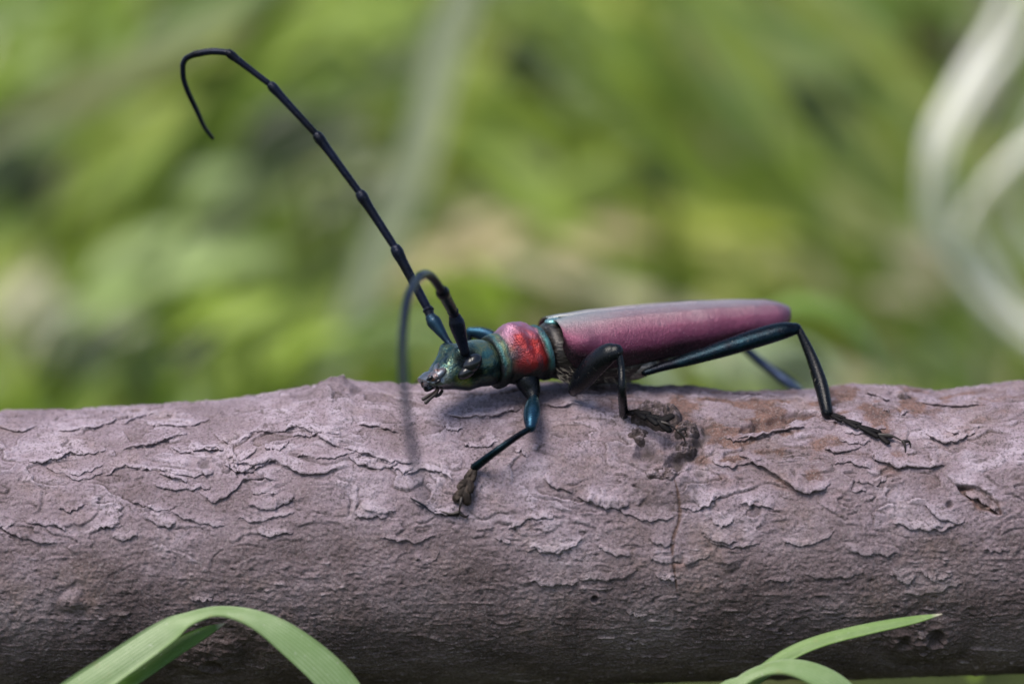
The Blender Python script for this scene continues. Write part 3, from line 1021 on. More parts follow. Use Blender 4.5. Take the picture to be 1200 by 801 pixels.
def ellipsoid(c, ax, nu=16, nv=22, f=None):
    th = np.linspace(0, pi, nu)
    ph = np.linspace(0, 2 * pi, nv, endpoint=False)
    A, B = np.meshgrid(th, ph, indexing='ij')
    U = np.stack([np.cos(A), np.sin(A) * np.cos(B), np.sin(A) * np.sin(B)], -1)
    if f is not None:
        U = f(U)
    V = np.asarray(c) + U @ np.asarray(ax)
    return V.reshape(-1, 3), [tuple(q) for q in grid_faces(nu, nv, True)]


def kidney(U):
    U = U.copy()
    U[..., 0] += -0.25 * U[..., 2] ** 2 + 0.10 * U[..., 2]
    return U


yaH = radians(27)
hl = np.array([sin(yaH), -cos(yaH), 0])
ha = np.array([cos(yaH), sin(yaH), 0.2])
for sgn, c in ((1, at(553, 428, -0.452)), (-1, at(539, 421, -0.02))):
    ea = ellipsoid(c + ha * 0.004 + [0, 0, 0.014], [ha * 0.082, hl * sgn * 0.070, np.array([0.01, 0, 0.078])], 18, 26)
    eb = ellipsoid(c + ha * -0.036 + [0, 0, -0.042] - hl * sgn * 0.012, [ha * 0.078, hl * sgn * 0.062, np.array([0.02, 0, 0.062])], 16, 22)
    V, F = join([ea, eb])
    mesh_obj('eye', V, F, M['eye'], HEAD)
V, F, _ = tube([at(517, 426, -0.30), at(511, 431, -0.43), at(513, 441, -0.52)], [0.018, 0.022, 0.016], 10, 5)
mesh_obj('clypeus_rim', V, F, M['steel'], HEAD)
V, F = ellipsoid(at(509, 441, -0.445), [np.array([0.088, 0.01, 0.070]), hl * 0.085, np.array([-0.022, -0.03, 0.030])], 14, 20)
mesh_obj('upper_lip', V, F, M['steel'], HEAD)
for px_, py_ in ((503.5, 443), (513, 447)):
    V, F = ellipsoid(at(px_, py_, -0.53), [np.array([0.024, 0.0, 0.020]), hl * 0.022, np.array([-0.01, -0.01, 0.012])], 8, 10)
    mesh_obj('nostril_pit', V, F, M['eye'], HEAD)
for pts, r in (([at(506, 452, -0.46), at(500, 456, -0.50), at(497, 453, -0.54)], [0.030, 0.022, 0.008]),
               ([at(504, 449, -0.36), at(497, 452, -0.40), at(494, 447, -0.46)], [0.030, 0.022, 0.008])):
    V, F, _ = tube(pts, r, 10, 5)
    mesh_obj('mandible', V, F, M['eye'], HEAD)
for pts in ([(513, 456, -0.46), (509, 460, -0.50), (503, 463, -0.53), (496, 467.5, -0.55)], [(513, 457, -0.50), (510, 462, -0.54), (505, 466, -0.57), (499, 471.5, -0.60)],
            [(518, 458, -0.44), (515, 462, -0.49), (511, 464, -0.52)]):
    V, F, _ = tube([at(*p) for p in pts], [0.013, 0.014, 0.013, 0.016][:len(pts)], 8, 5)
    mesh_obj('palp', V, F, M['claw'], HEAD)

# thorax and abdomen
th_r = [(637, 412, 24, 0.18), (641, 411, 32, 0.235), (650, 411, 34, 0.265), (660, 417, 32, 0.285), (676, 423, 28, 0.31), (700, 424, 26, 0.32), (724, 423, 24, 0.31), (748, 419, 21, 0.28), (768, 413, 17, 0.24), (776, 410, 11, 0.16)]
V, F, bp = loft([(a, b, c, d, by(a), 20, 6) for a, b, c, d in th_r], 40, 5)
mesh_obj('thorax', V, F, M['venter'], BEETLE, {'bp': bp})
ab_r = [(752, 409, 15, 0.24), (775, 403, 17.5, 0.26), (800, 396, 16.5, 0.26), (830, 387, 14, 0.25), (860, 378, 11, 0.21), (885, 371, 8, 0.16), (900, 367, 4, 0.08)]


def ab_bump(u, ph):
    return 0.05 * (abs(((u * 5.2) % 1.0) - 0.5) - 0.25)


V, F, bp = loft([(a, b, c, d, by(a), 20, 5) for a, b, c, d in ab_r], 36, 8, ab_bump)
mesh_obj('abdomen', V, F, M['venter'], BEETLE, {'bp': bp})

q_ = make_venter()
M['silver'] = q_
for nd_ in q_.node_tree.nodes:
    if nd_.type == 'VALTORGB':
        for e_, c_ in zip(nd_.color_ramp.elements, ((0.05, 0.045, 0.043), (0.20, 0.18, 0.17), (0.50, 0.47, 0.45))):
            e_.color = (*c_, 1)
V, F = ellipsoid(at(752, 429, by(752) - 0.20), [BODY_AX * 0.155 + np.array([0, 0, 0.04]), LAT * 0.12, np.array([0.03, 0, 0.105])], 16, 24)
mesh_obj('hip', V, F, M['silver'], BEETLE)

# wing cases
top_x = np.array([630, 641, 660, 690, 750, 810, 870, 900, 912, 920, 926], float)
top_y = np.array([379, 374, 368.5, 363.5, 357.5, 353, 351, 351.5, 353.5, 356.5, 361], float)
nuE, nvE = 90, 34
for sgn in (1, -1):
    V = np.zeros((nuE, nvE, 3))
    bp = np.zeros((nuE, nvE, 3))
    us = 1 - (1 - np.linspace(0, 1, nuE)) ** 1.35
    for i, u in enumerate(us):
        px = 645 + u * 279
        Y = by(px)
        c = at(px, np.interp(px, top_x, top_y), Y)
        W = np.interp(u, [0, 0.04, 0.10, 0.3, 0.6, 0.8, 0.90], [0.30, 0.345, 0.365, 0.355, 0.335, 0.30, 0.265])
        H = np.interp(u, [0, 0.05, 0.15, 0.35, 0.6, 0.8, 1.0], [0.22, 0.29, 0.32, 0.305, 0.265, 0.21, 0.15])
        tip = sqrt(max(0.0, 1 - max(0.0, (u - 0.86) / 0.14) ** 2.4))
        front = 1 - 0.35 * math.exp(-u / 0.015)
        W, H = W * (0.03 + 0.97 * tip), H * (0.12 + 0.88 * tip) * front
        W0 = 0.008 + 0.05 * sstep(0.10, 0.0, u) + 0.02 * sstep(0.86, 1.0, u)           # the pair parts a little at both ends
        a = np.linspace(0, radians(112), nvE)
        sa = np.sin(np.minimum(a, pi / 2)) - 0.30 * np.maximum(a - pi / 2, 0)
        lat = W0 + (W - W0) * sa ** 0.92
        drop = H * (1 - np.cos(a) * 1.0) ** 1.0
        rib = 0.009 * np.exp(-((a - 0.62) / 0.09) ** 2) + 0.008 * np.exp(-((a - 1.05) / 0.08) ** 2)
        rib = rib * sstep(0.05, 0.2, u) * sstep(1.0, 0.75, u)
        hum = 0.035 * np.exp(-((u - 0.07) / 0.05) ** 2 - ((a - 1.15) / 0.3) ** 2)       # shoulder
        seam = -0.012 * np.exp(-(a / 0.07) ** 2)
        wob = 0.0012 * np.sin(u * 19 + a * 3) * np.sin(a * 2.2) + 0.0008 * np.sin(u * 43 + a * 5)
        up_ = -drop + rib + seam + wob * np.cos(a)
        lat = lat + hum + wob * np.sin(a)
        V[i] = c + (lat * sgn)[:, None] * LAT + up_[:, None] * np.array([0, 0, 1.0])
        V[i] += BODY_AX * (0.05 * (1 - np.cos(a)) * (1 if u > 0.8 else 0) * 0)[:, None]
        bp[i, :, 0] = u
        bp[i, :, 1] = a / radians(112)
    base = V.reshape(-1, 3)
    ins = base - norm(base - np.array([at(780, 400, by(780))])) * 0.012 - [0, 0, 0.010]
    Vv = np.vstack([base, ins])
    n = nuE * nvE
    F = [tuple(q) for q in grid_faces(nuE, nvE)] + [tuple(q[::-1]) for q in grid_faces(nuE, nvE, off=n)]
    for i in range(nuE - 1):
        F.append((i * nvE, (i + 1) * nvE, n + (i + 1) * nvE, n + i * nvE))
        j = nvE - 1
        F.append((i * nvE + j, n + i * nvE + j, n + (i + 1) * nvE + j, (i + 1) * nvE + j))
    for j in range(nvE - 1):
        F.append((j, n + j, n + j + 1, j + 1))
        k = (nuE - 1) * nvE
        F.append((k + j, k + j + 1, n + k + j + 1, n + k + j))
    if sgn < 0:
        F = [q[::-1] for q in F]
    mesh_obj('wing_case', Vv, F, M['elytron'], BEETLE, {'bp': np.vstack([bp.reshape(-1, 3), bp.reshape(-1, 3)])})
V, F = ellipsoid(at(650, 377, by(648)), [BODY_AX * 0.085, LAT * 0.07, np.array([0, 0, 0.035])], 12, 18)
mesh_obj('scutellum', V, F, M['scutellum'], BEETLE)


# antennae: a scape and ten slimmer joints, each swollen at its far end
def antenna(joints, radii, mat0, mat):
    """joints: 3D points; segment k runs from joint k to k + 1"""
    root = None
    for k in range(len(joints) - 1):
        seg = joints[k]
        nxt = joints[k + 1]
        pts = seg if isinstance(seg, list) else [seg]
        end = nxt[0] if isinstance(nxt, list) else nxt
        P = np.array(pts + [end])
        if len(P) == 2:
            r0, r1 = radii[k]
            f = lambda t: P[0] * (1 - t) + P[1] * t
            if k == 0:
                P = np.array([f(0), f(0.2), f(0.55), f(0.82), f(0.97)])
                R = [r0 * 0.8, r0 * 0.85, (r0 + r1) * 0.5, r1, r1 * 0.8]
            else:
                P = np.array([f(0), f(0.06), f(0.45), f(0.78), f(0.93), f(0.99)])
                R = [r0 * 0.62, r0 * 0.92, r0, (r0 * 0.6 + r1 * 0.4), r1 * 1.04, r1 * 0.95]
        else:
            r0, r1 = radii[k]
            R = list(np.linspace(r0, r1, len(P)))
        V, F, u = tube(P, R, 14, 7)
        if root is None:
            root = mesh_obj('antenna', V, F, mat0, BEETLE)
        else:
            mesh_obj('antenna_joint', V, F, mat, root)
    return root


fy = lambda k: 0.02 + 0.16 * k
jf = [at(527.5, 404, -0.12), at(504.5, 371.5, 0.0), at(502, 363, 0.03), at(463.6, 291, 0.15), at(422.4, 227, 0.26), at(371.6, 158.4, 0.36), at(317.3, 99.7, 0.44),
      at(267.3, 61.7, 0.50), [at(267.3, 61.7, 0.50), at(248, 60, 0.53)], [at(228.2, 63.5, 0.56), at(218, 68.5, 0.58), at(213.7, 79, 0.60)],
      [at(214.5, 90, 0.62), at(220, 108, 0.66), at(229, 128, 0.70)], [at(232.6, 133.4, 0.70), at(240, 149, 0.73), at(249.5, 162, 0.76)]]
jf2 = jf[:7] + [[jf[7]]] + [[at(267.3, 61.7, 0.50), at(248, 60, 0.53)]][:0]
joints_far = jf[:7] + [[at(267.3, 61.7, 0.50), at(248, 60.3, 0.53)], [at(228.2, 63.5, 0.56), at(218, 68.5, 0.58)], [at(214, 76, 0.59), at(215, 92, 0.62), at(221, 110, 0.66)],
                        [at(231, 131, 0.70), at(239, 148, 0.73)], at(249.5, 162, 0.76)]
px_r = lambda d: d * 1.10 / 2 / PXCM
rad_far = [(px_r(9), px_r(15.5)), (px_r(10), px_r(12.5)), (px_r(10), px_r(13)), (px_r(9), px_r(12.5)), (px_r(8.5), px_r(11.5)), (px_r(8), px_r(10.5)),
           (px_r(7), px_r(9.5)), (px_r(7), px_r(7.5)), (px_r(6.5), px_r(6)), (px_r(6), px_r(5.5)), (px_r(5.5), px_r(4.0))]
antenna(joints_far, rad_far, M['scape'], M['antenna'])
joints_near = [at(545, 413, -0.45), at(533, 371, -0.50), at(530.5, 364, -0.54), at(518, 341.5, -0.98), [at(518, 341.5, -0.98), at(508, 327, -1.15), at(499, 321.5, -1.32)],
               [at(491, 324.5, -1.45), at(480, 343, -1.66), at(474.5, 366, -1.82)], [at(472, 392, -1.98), at(471.5, 420, -2.14)], [at(473, 448, -2.30), at(475.5, 472, -2.43)],
               [at(478, 493, -2.54), at(481, 512, -2.63)], [at(485, 534, -2.74), at(488, 550, -2.80)], [at(491, 566, -2.86), at(495, 582, -2.92)], at(501, 604, -3.0)]
def out_(p):
    if isinstance(p, list):
        return [out_(k) for k in p]
    if p[1] > -1.3:
        return p
    qx, qy = project(p)
    return at(float(qx), float(qy), -1.3 + (p[1] + 1.3) * 1.9)


joints_near = [out_(p) for p in joints_near]
rad_near = [(px_r(13), px_r(17)), (px_r(11), px_r(12)), (px_r(12), px_r(14.5)), (px_r(10), px_r(12)), (px_r(9), px_r(10)), (px_r(9), px_r(9)),
            (px_r(8.5), px_r(8.5)), (px_r(8), px_r(8)), (px_r(8), px_r(8)), (px_r(7.5), px_r(7)), (px_r(7), px_r(5))]
antenna(joints_near, rad_near, M['antenna'], M['antenna'])


# legs: thigh (the leg's own mesh), shin, foot with lobed joints and claws
def leg(thigh, rt, shin, rs, foot, rf, mat, mat_shin=None, mat_foot=None, claws=(), flat=0.8, lobes=()):
    V, F, _ = tube(thigh, rt, 18, 7, flat, (1, 0.2, 0))
    root = mesh_obj('leg', V, F, mat, BEETLE)
    V, F, _ = tube(shin, rs, 14, 7, 0.8, (1, 0.3, 0.2))
    sh = mesh_obj('shin', V, F, mat_shin or mat, root)
    mf = mat_foot or M['dark_tarsus']
    parts = []
    for k in range(len(foot) - 1):
        a, b = np.asarray(foot[k]), np.asarray(foot[k + 1])
        r = rf[k]
        d = b - a
        sdv = norm(np.cross(d, UPV - FWD))
        for sg in (-1, 1):
            v, f, _ = tube([a + sdv * sg * r * 0.10, a * 0.5 + b * 0.5 + sdv * sg * r * 0.27, a * 0.04 + b * 0.96 + sdv * sg * r * 0.50],
                           [r * 0.24, r * 0.42, r * 0.36], 10, 5, 0.75, UPV - FWD)
            parts.append((v, f))
    for a, b, r in lobes:
        v, f, _ = tube([a, (np.asarray(a) + b) / 2, b], [r * 0.8, r, r * 0.85], 10, 4, 0.6, (0, -0.6, 1))
        parts.append((v, f))
    V, F = join(parts)
    ft = mesh_obj('foot', V, F, mf, root)
    for c in claws:
        V, F, _ = tube(c, np.linspace(0.016, 0.004, len(c)), 8, 4)
        mesh_obj('claw', V, F, M['claw'], root)
    return root


# front leg on the camera's side
f0, f1, f2, f3, f4 = on_log(557, 552, 0.06), on_log(550, 565, 0.05), on_log(545, 576, 0.045), on_log(541, 588, 0.04), on_log(538, 601, 0.03)
kn = at(622, 500, -0.66)
V, F, _ = tube([at(618, 446, -0.16), at(623, 458, -0.20), at(625.5, 467, -0.26)], [0.10, 0.075, 0.042], 16, 6)
mesh_obj('hip', V, F, M['black_leg'], BEETLE)
leg([at(625.5, 466, -0.26), at(624.5, 474, -0.36), at(623.5, 484, -0.50), at(622.5, 493, -0.60), kn], [0.036, 0.062, 0.078, 0.066, 0.048],
    [kn + [0.0, -0.01, -0.008], at(606, 511, -0.74), at(582, 528, -0.80), f0], [0.028, 0.030, 0.035, 0.042],
    [f0, f1, f2, f3], [0.060, 0.088, 0.098], M['front_leg'], M['leg'], M['tarsus'],
    [[f3 + [0.0, -0.02, 0.02], (f3 + f4) / 2 + [0, -0.04, 0.02], f4 + [0, -0.02, 0.0]], [f4, on_log(528, 603, 0.03), on_log(515, 599, 0.02)], [f4, on_log(545, 606, 0.03), on_log(549, 603, 0.0)]],
    0.9, ())
# middle leg on the camera's side, its foot on the knot
m0 = on_log(731, 490, 0.045)
kn = at(722, 412, -0.50)
m1, m2, m3, m4 = on_log(744, 500, 0.12), on_log(758, 507, 0.16), on_log(772, 514, 0.18), on_log(794, 521, 0.15)
leg([at(672, 457, -0.16), at(680, 447, -0.26), at(696, 428, -0.38), at(712, 415, -0.47), kn], [0.052, 0.090, 0.105, 0.090, 0.066],
    [kn + [0.02, -0.01, -0.015], at(728, 430, -0.54), at(729, 460, -0.60), m0], [0.036, 0.036, 0.043, 0.048],
    [m0, m1, m2, m3], [0.052, 0.062, 0.066], M['black_leg'], M['black_leg'], M['dark_tarsus'],
    [[m3, (m3 + m4) / 2 + [0, -0.02, 0.02], m4], [m4, on_log(800, 524, 0.13), on_log(803, 528, 0.10)], [m4, on_log(801, 518, 0.13), on_log(804, 521, 0.10)]],
    0.85, [(m3, on_log(783, 520, 0.19), 0.036), (m3, on_log(786, 508, 0.19), 0.036)])
# hind leg on the camera's side
h0 = on_log(969, 489, 0.045)
kn = at(932, 385, 0.10)
h1, h2, h3, h4 = on_log(988, 496, 0.04), on_log(1006, 503, 0.035), on_log(1030, 512, 0.035), on_log(1058, 521, 0.035)
leg([at(756, 436, 0.02), at(775, 430, 0.03), at(810, 420, 0.05), at(850, 407.5, 0.06), at(885, 396.5, 0.08), at(915, 388, 0.09), kn],
    [0.038, 0.044, 0.064, 0.084, 0.094, 0.087, 0.060],
    [kn + [0.03, -0.01, -0.01], at(950, 416, 0.02), at(962, 450, -0.10), h0], [0.036, 0.056, 0.070, 0.060],
    [h0, h1, h2, h3], [0.042, 0.046, 0.052], M['leg'], M['black_leg'], M['dark_tarsus'],
    [[h3, (h3 + h4) / 2 + [0, 0, 0.02], h4], [h4, on_log(1060, 525, 0.02), on_log(1061, 531, 0.0)], [h4, on_log(1065, 521, 0.02), on_log(1067, 525, 0.0)]],
    0.75, [(h3, on_log(1040, 521, 0.03), 0.026), (h3, on_log(1044, 515, 0.04), 0.026)])


def far_log(px, th, lift=0.0):
    """a point on the far side of the branch (th < 0 lies behind the outline)"""
    return log_point((px - 600) / PXCM, th, lift)


# hind leg on the far side
g0 = far_log(948, -0.36, 0.05)
kn = at(868, 404, 1.62)
g1, g2, g3 = far_log(962, -0.38, 0.04), far_log(976, -0.42, 0.04), far_log(990, -0.48, 0.04)
leg([at(776, 424, 0.50), at(800, 416, 0.85), at(835, 408, 1.25), kn], [0.035, 0.055, 0.07, 0.05],
    [kn + [0.01, 0.0, -0.01], at(900, 431, 1.60), at(932, 455, 1.40), g0], [0.040, 0.052, 0.056, 0.050],
    [g0, g1, g2, g3], [0.03, 0.034, 0.036], M['far_leg'], M['far_leg'], M['dark_tarsus'], [[g3, g3 + [0.05, 0, 0.02], g3 + [0.09, 0, -0.02]]])
# middle leg on the far side
g0 = far_log(742, -0.42, 0.05)
kn = at(724, 412, 0.95)
g1, g2, g3 = far_log(752, -0.46, 0.04), far_log(762, -0.5, 0.04), far_log(774, -0.54, 0.04)
leg([at(682, 440, 0.42), at(690, 430, 0.58), at(706, 418, 0.78), kn], [0.035, 0.068, 0.078, 0.05],
    [kn + [0.01, 0.0, -0.01], at(732, 428, 1.0), g0 * 0.4 + at(736, 440, 1.0) * 0.6, g0], [0.030, 0.032, 0.036, 0.042],
    [g0, g1, g2, g3], [0.03, 0.034, 0.036], M['black_leg'], M['black_leg'], M['dark_tarsus'], [[g3, g3 + [0.05, 0, 0.02], g3 + [0.09, 0, -0.02]]])
# front leg on the far side: a teal knee shows behind the collar
g0 = far_log(520, -0.12, 0.05)
kn = at(551, 389, 0.44)
g1, g2, g3 = far_log(512, -0.14, 0.04), far_log(504, -0.14, 0.04), far_log(496, -0.16, 0.04)
leg([at(608, 432, 0.20), at(592, 408, 0.34), at(577, 396, 0.40), at(564, 391, 0.43), kn], [0.036, 0.050, 0.064, 0.062, 0.046],
    [kn + [-0.01, 0.0, -0.01], at(549, 402, 0.42), at(541, 428, 0.36), g0], [0.030, 0.032, 0.035, 0.042],
    [g0, g1, g2, g3], [0.03, 0.034, 0.036], M['front_leg'], M['leg'], M['tarsus'], [[g3, g3 + [-0.05, 0, 0.02], g3 + [-0.09, 0, -0.02]]])


# fine hairs on the underside, the legs and the wing cases
def hairs(name, roots, dirs, length, r, mat, parent):
    V, F = [], []
    for p, d, L in zip(roots, dirs, length):
        d = norm(d)
        a = norm(np.cross(d, [0.3, 0.2, 0.9]))
        b = np.cross(d, a)
        mid = p + d * L * 0.55 + np.array([0, 0, -0.12]) * L
        tipp = p + d * L + np.array([0, 0, -0.35]) * L
        o = len(V)
        for c, rr in ((p, r), (mid, r * 0.7)):
            for k in range(3):
                V.append(c + rr * (cos(k * 2.094) * a + sin(k * 2.094) * b))
        V.append(tipp)
        for k in range(3):
            k2 = (k + 1) % 3
            F.append((o + k, o + k2, o + 3 + k2, o + 3 + k))
            F.append((o + 3 + k, o + 3 + k2, o + 6))
    return mesh_obj(name, V, F, mat, parent, kind='stuff')


roots, dirs, lens = [], [], []
for _ in range(520):
    px = RNG.uniform(650, 800)
    lo = np.interp(px, [650, 665, 700, 730, 750, 775, 800], [446, 449, 448, 446, 438, 423, 411])
    roots.append(at(px, lo - RNG.uniform(0, 20), by(px) - RNG.uniform(0.10, 0.30)))
    dirs.append(np.array([RNG.uniform(0.3, 1.0), -0.3 + RNG.uniform(-0.4, 0.4), RNG.uniform(-0.6, 0.1)]))
    lens.append(RNG.uniform(0.03, 0.08))
hairs('underside_hair', roots, dirs, lens, 0.0016, M['hair'], BEETLE)
roots, dirs, lens = [], [], []
for a, b, n in ((at(606, 511, -0.74), f0, 60), (at(728, 430, -0.54), m0, 50), (at(950, 416, 0.02), h0, 60)):
    for _ in range(n):
        k = RNG.uniform(0.1, 1)
        roots.append(a * (1 - k) + b * k + RNG.normal(0, 0.02, 3))
        dirs.append(norm(b - a) * 0.8 + RNG.normal(0, 0.7, 3))
        lens.append(RNG.uniform(0.02, 0.05))
hairs('leg_hair', roots, dirs, lens, 0.0013, M['hair'], BEETLE)
roots, dirs, lens = [], [], []
for k in range(26):
    px = RNG.uniform(736, 770) if k < 8 else RNG.uniform(640, 880)
    roots.append(at(px, np.interp(px, top_x, top_y) + 1, by(px)))
    dirs.append(np.array([RNG.uniform(-1, 1), RNG.uniform(-0.4, 0.4), RNG.uniform(0.5, 1.4)]))
    lens.append(RNG.uniform(0.04, 0.09) if k < 8 else RNG.uniform(0.012, 0.03))
hairs('back_hair', roots, dirs, lens, 0.0014, M['hair'], BEETLE)


# ------------------------------------------------------------------ grass blades
def ribbon(pts, widths, side, nv=7, fold=0.25, n=8, twist=None):
    """a blade of grass: a strip along pts, each half tilted up from the midrib by fold; side: across direction(s)"""
    D = catmull(np.column_stack([np.asarray(pts, float), np.asarray(widths, float), np.asarray(side, float) if np.ndim(side) == 2 else np.tile(side, (len(pts), 1))]), n)
    P, W, A = D[:, :3], np.maximum(D[:, 3], 0.004), D[:, 4:7]
    T = norm(np.gradient(P, axis=0))
    A = norm(A - T * np.sum(A * T, 1, keepdims=True))
    N = np.cross(T, A)
    x = np.linspace(-1, 1, nv)
    V = P[:, None] + (W[:, None] * x[None] / 2)[..., None] * A[:, None] + (W[:, None] * fold * np.abs(x)[None] ** 1.3 / 2)[..., None] * N[:, None]
    th = 0.010
    V2 = V - (N * th)[:, None]
    nu = len(P)
    allV = np.vstack([V.reshape(-1, 3), V2.reshape(-1, 3)])
    n0 = nu * nv
    F = [tuple(q) for q in grid_faces(nu, nv)] + [tuple(q[::-1]) for q in grid_faces(nu, nv, off=n0)]
    for i in range(nu - 1):
        F.append((i * nv, n0 + i * nv, n0 + (i + 1) * nv, (i + 1) * nv))
        j = nv - 1
        F.append((i * nv + j, (i + 1) * nv + j, n0 + (i + 1) * nv + j, n0 + i * nv + j))
    L = np.concatenate([[0], np.cumsum(np.linalg.norm(np.diff(P, axis=0), axis=1))])
    u = np.repeat(L / L[-1], nv)
    v = np.tile((x + 1) / 2, nu)
    bp = np.stack([u, v, 0 * u], -1)
    return allV, F, np.vstack([bp, bp])


def blade(name, pts, widths, side, mat, label, cat='grass blade', group=None, fold=0.25, col=None, n=8):
    V, F, bp = ribbon(pts, widths, side, 7, fold, n)
    root = np.array(pts[0], float)
    at_ = {'bp': bp}
    if col is not None:
        at_['col'] = np.tile(col, (len(V), 1)) * (1 + 0.10 * np.sin(bp[:, :1] * 17 + bp[:, 1:2] * 5))
    return tag(mesh_obj(name, V, F, mat, None, at_, loc=root), label, cat, group)


gz = GROUND_Z
FG = 'grass blades in front of the branch'
# broad blade folded over at the left
blade('grass_blade', [np.array([-5.6, -1.5, gz]), at(10, 858, -1.45), at(105, 799, -1.40), at(190, 742, -1.28), at(222, 724, -1.24), at(257, 715.5, -1.20), at(298, 724, -1.24), at(341, 750, -1.30), at(397, 801, -1.36), at(440, 870, -1.40), at(470, 950, -1.44)],
      [0.24, 0.25, 0.25, 0.22, 0.16, 0.13, 0.18, 0.25, 0.28, 0.22, 0.03],
      [(0.5, -0.4, -0.7), (0.5, -0.4, -0.7), (0.5, -0.35, -0.75), (0.35, -0.5, -0.7), (0.1, -0.85, -0.5), (0.0, -0.92, -0.42), (-0.3, -0.75, -0.55), (-0.6, -0.5, -0.6), (-0.75, -0.35, -0.5), (-0.8, -0.3, -0.4), (-0.8, -0.3, -0.3)],
      M['blade_big'], 'broad pale green grass blade arching over in front of the branch at lower left', group=FG, fold=0.12)
blade('grass_blade', [np.array([-4.6, -1.9, gz]), at(110, 818, -1.22), at(160, 785, -1.19), at(205, 758, -1.16), at(238, 741, -1.14), at(264, 730, -1.12)],
      [0.22, 0.22, 0.20, 0.15, 0.10, 0.006], [(0.4, -0.5, -0.75)] * 6, M['blade_dark'], 'short deep green grass tip poking out beneath the arching broad blade', group=FG, fold=0.2)
blade('grass_blade', [np.array([1.4, -1.9, gz]), at(845, 830, -1.22), at(888, 791, -1.19), at(925, 765, -1.16), at(965, 748.5, -1.14), at(1020, 735, -1.11), at(1070, 725.5, -1.08), at(1104, 719.5, -1.07)],
      [0.15, 0.14, 0.125, 0.115, 0.11, 0.10, 0.075, 0.005], [(0.3, -0.55, -0.75), (0.3, -0.55, -0.75), (0.3, -0.55, -0.75), (0.3, -0.6, -0.75), (0.15, -0.7, -0.7), (0.1, -0.7, -0.7), (0.1, -0.75, -0.65), (0.1, -0.75, -0.65)],
      M['blade_mid'], 'slender green grass blade with a pale pointed tip, low in front of the branch', group=FG, fold=0.3)
blade('grass_blade', [np.array([1.3, -2.1, gz]), at(835, 830, -1.33), at(868, 798, -1.30), at(895, 784, -1.28), at(925, 780, -1.27), at(958, 790, -1.30), at(990, 812, -1.33), at(1030, 860, -1.36), at(1050, 920, -1.38)],
      [0.14, 0.14, 0.13, 0.15, 0.19, 0.23, 0.24, 0.2, 0.02], [(0.4, -0.6, -0.7), (0.35, -0.7, -0.6), (0.2, -0.85, -0.5), (0.0, -0.9, -0.4), (-0.15, -0.85, -0.45), (-0.35, -0.7, -0.5), (-0.5, -0.6, -0.5), (-0.6, -0.5, -0.5), (-0.6, -0.5, -0.4)],
      M['blade_big'], 'grey green grass blade drooping to the right beneath the slender pointed one', group=FG, fold=0.15)

# ------------------------------------------------------------------ meadow behind the branch
GREENS = np.array([(0.055, 0.085, 0.010), (0.075, 0.115, 0.014), (0.085, 0.125, 0.024), (0.060, 0.092, 0.024), (0.12, 0.145, 0.022), (0.17, 0.155, 0.06), (0.20, 0.17, 0.10)])
GP = np.array([0.24, 0.22, 0.18, 0.14, 0.12, 0.06, 0.04])


def grass_field(name, N, fx, fy_, hlo, hhi, wlo, whi, cols, probs, seed, label):
    r = np.random.default_rng(seed)
    Y = fy_(r, N)
    X = fx(r, N, Y)
    h = r.uniform(hlo, hhi, N)
    w = r.uniform(wlo, whi, N)
    az = r.uniform(0, 2 * pi, N)
    lean = r.uniform(0.1, 1.0, N) ** 1.2 * h
    ns = 6
    t = np.linspace(0, 1, ns)
    cx = X[:, None] + np.cos(az)[:, None] * lean[:, None] * t ** 2
    cy = Y[:, None] + np.sin(az)[:, None] * lean[:, None] * t ** 2
    cz = gz - 0.1 + h[:, None] * (t - 0.28 * (lean / h)[:, None] * t ** 3)
    fa = r.uniform(0, 2 * pi, N)
    ax, ay = np.cos(fa)[:, None], np.sin(fa)[:, None]
    ww = (w[:, None] * np.array([0.7, 1, 1, 0.85, 0.55, 0.04])) / 2
    V = np.stack([np.stack([cx - ax * ww, cy - ay * ww, cz], -1), np.stack([cx + ax * ww, cy + ay * ww, cz], -1)], 2)
    V = V.reshape(-1, 3)
    k = np.arange(N)[:, None] * ns * 2 + np.arange(ns - 1)[None] * 2
    F = np.stack([k, k + 1, k + 3, k + 2], -1).reshape(-1, 4)
    ci = r.choice(len(cols), N, p=probs / probs.sum())
    c = cols[ci] * r.uniform(0.75, 1.3, (N, 1))
    o = mesh_obj(name, V, F, M['meadow'], None, {'col': np.repeat(c, ns * 2, 0)}, kind='stuff')
    o['label'] = label
    o['category'] = 'grass'
    return o


wide = lambda Y: 6 + 0.16 * (Y + 33)
grass_field('meadow_grass', 9000, lambda r, N, Y: r.uniform(-1, 1, N) * (wide(Y) * 1.6 + 4), lambda r, N: 34 + 150 * r.random(N) ** 1.2, 2, 6, 0.3, 0.7, GREENS * 2.2, GP, 3,
            'blurred green meadow grass filling the ground behind the branch')
grass_field('short_grass', 4000, lambda r, N, Y: r.uniform(-1, 1, N) * 24, lambda r, N: 4 + 26 * r.random(N), 0.6, 1.8, 0.12, 0.3, GREENS * 2.9, GP, 5,
            'short blurred turf between the branch and the taller grass')


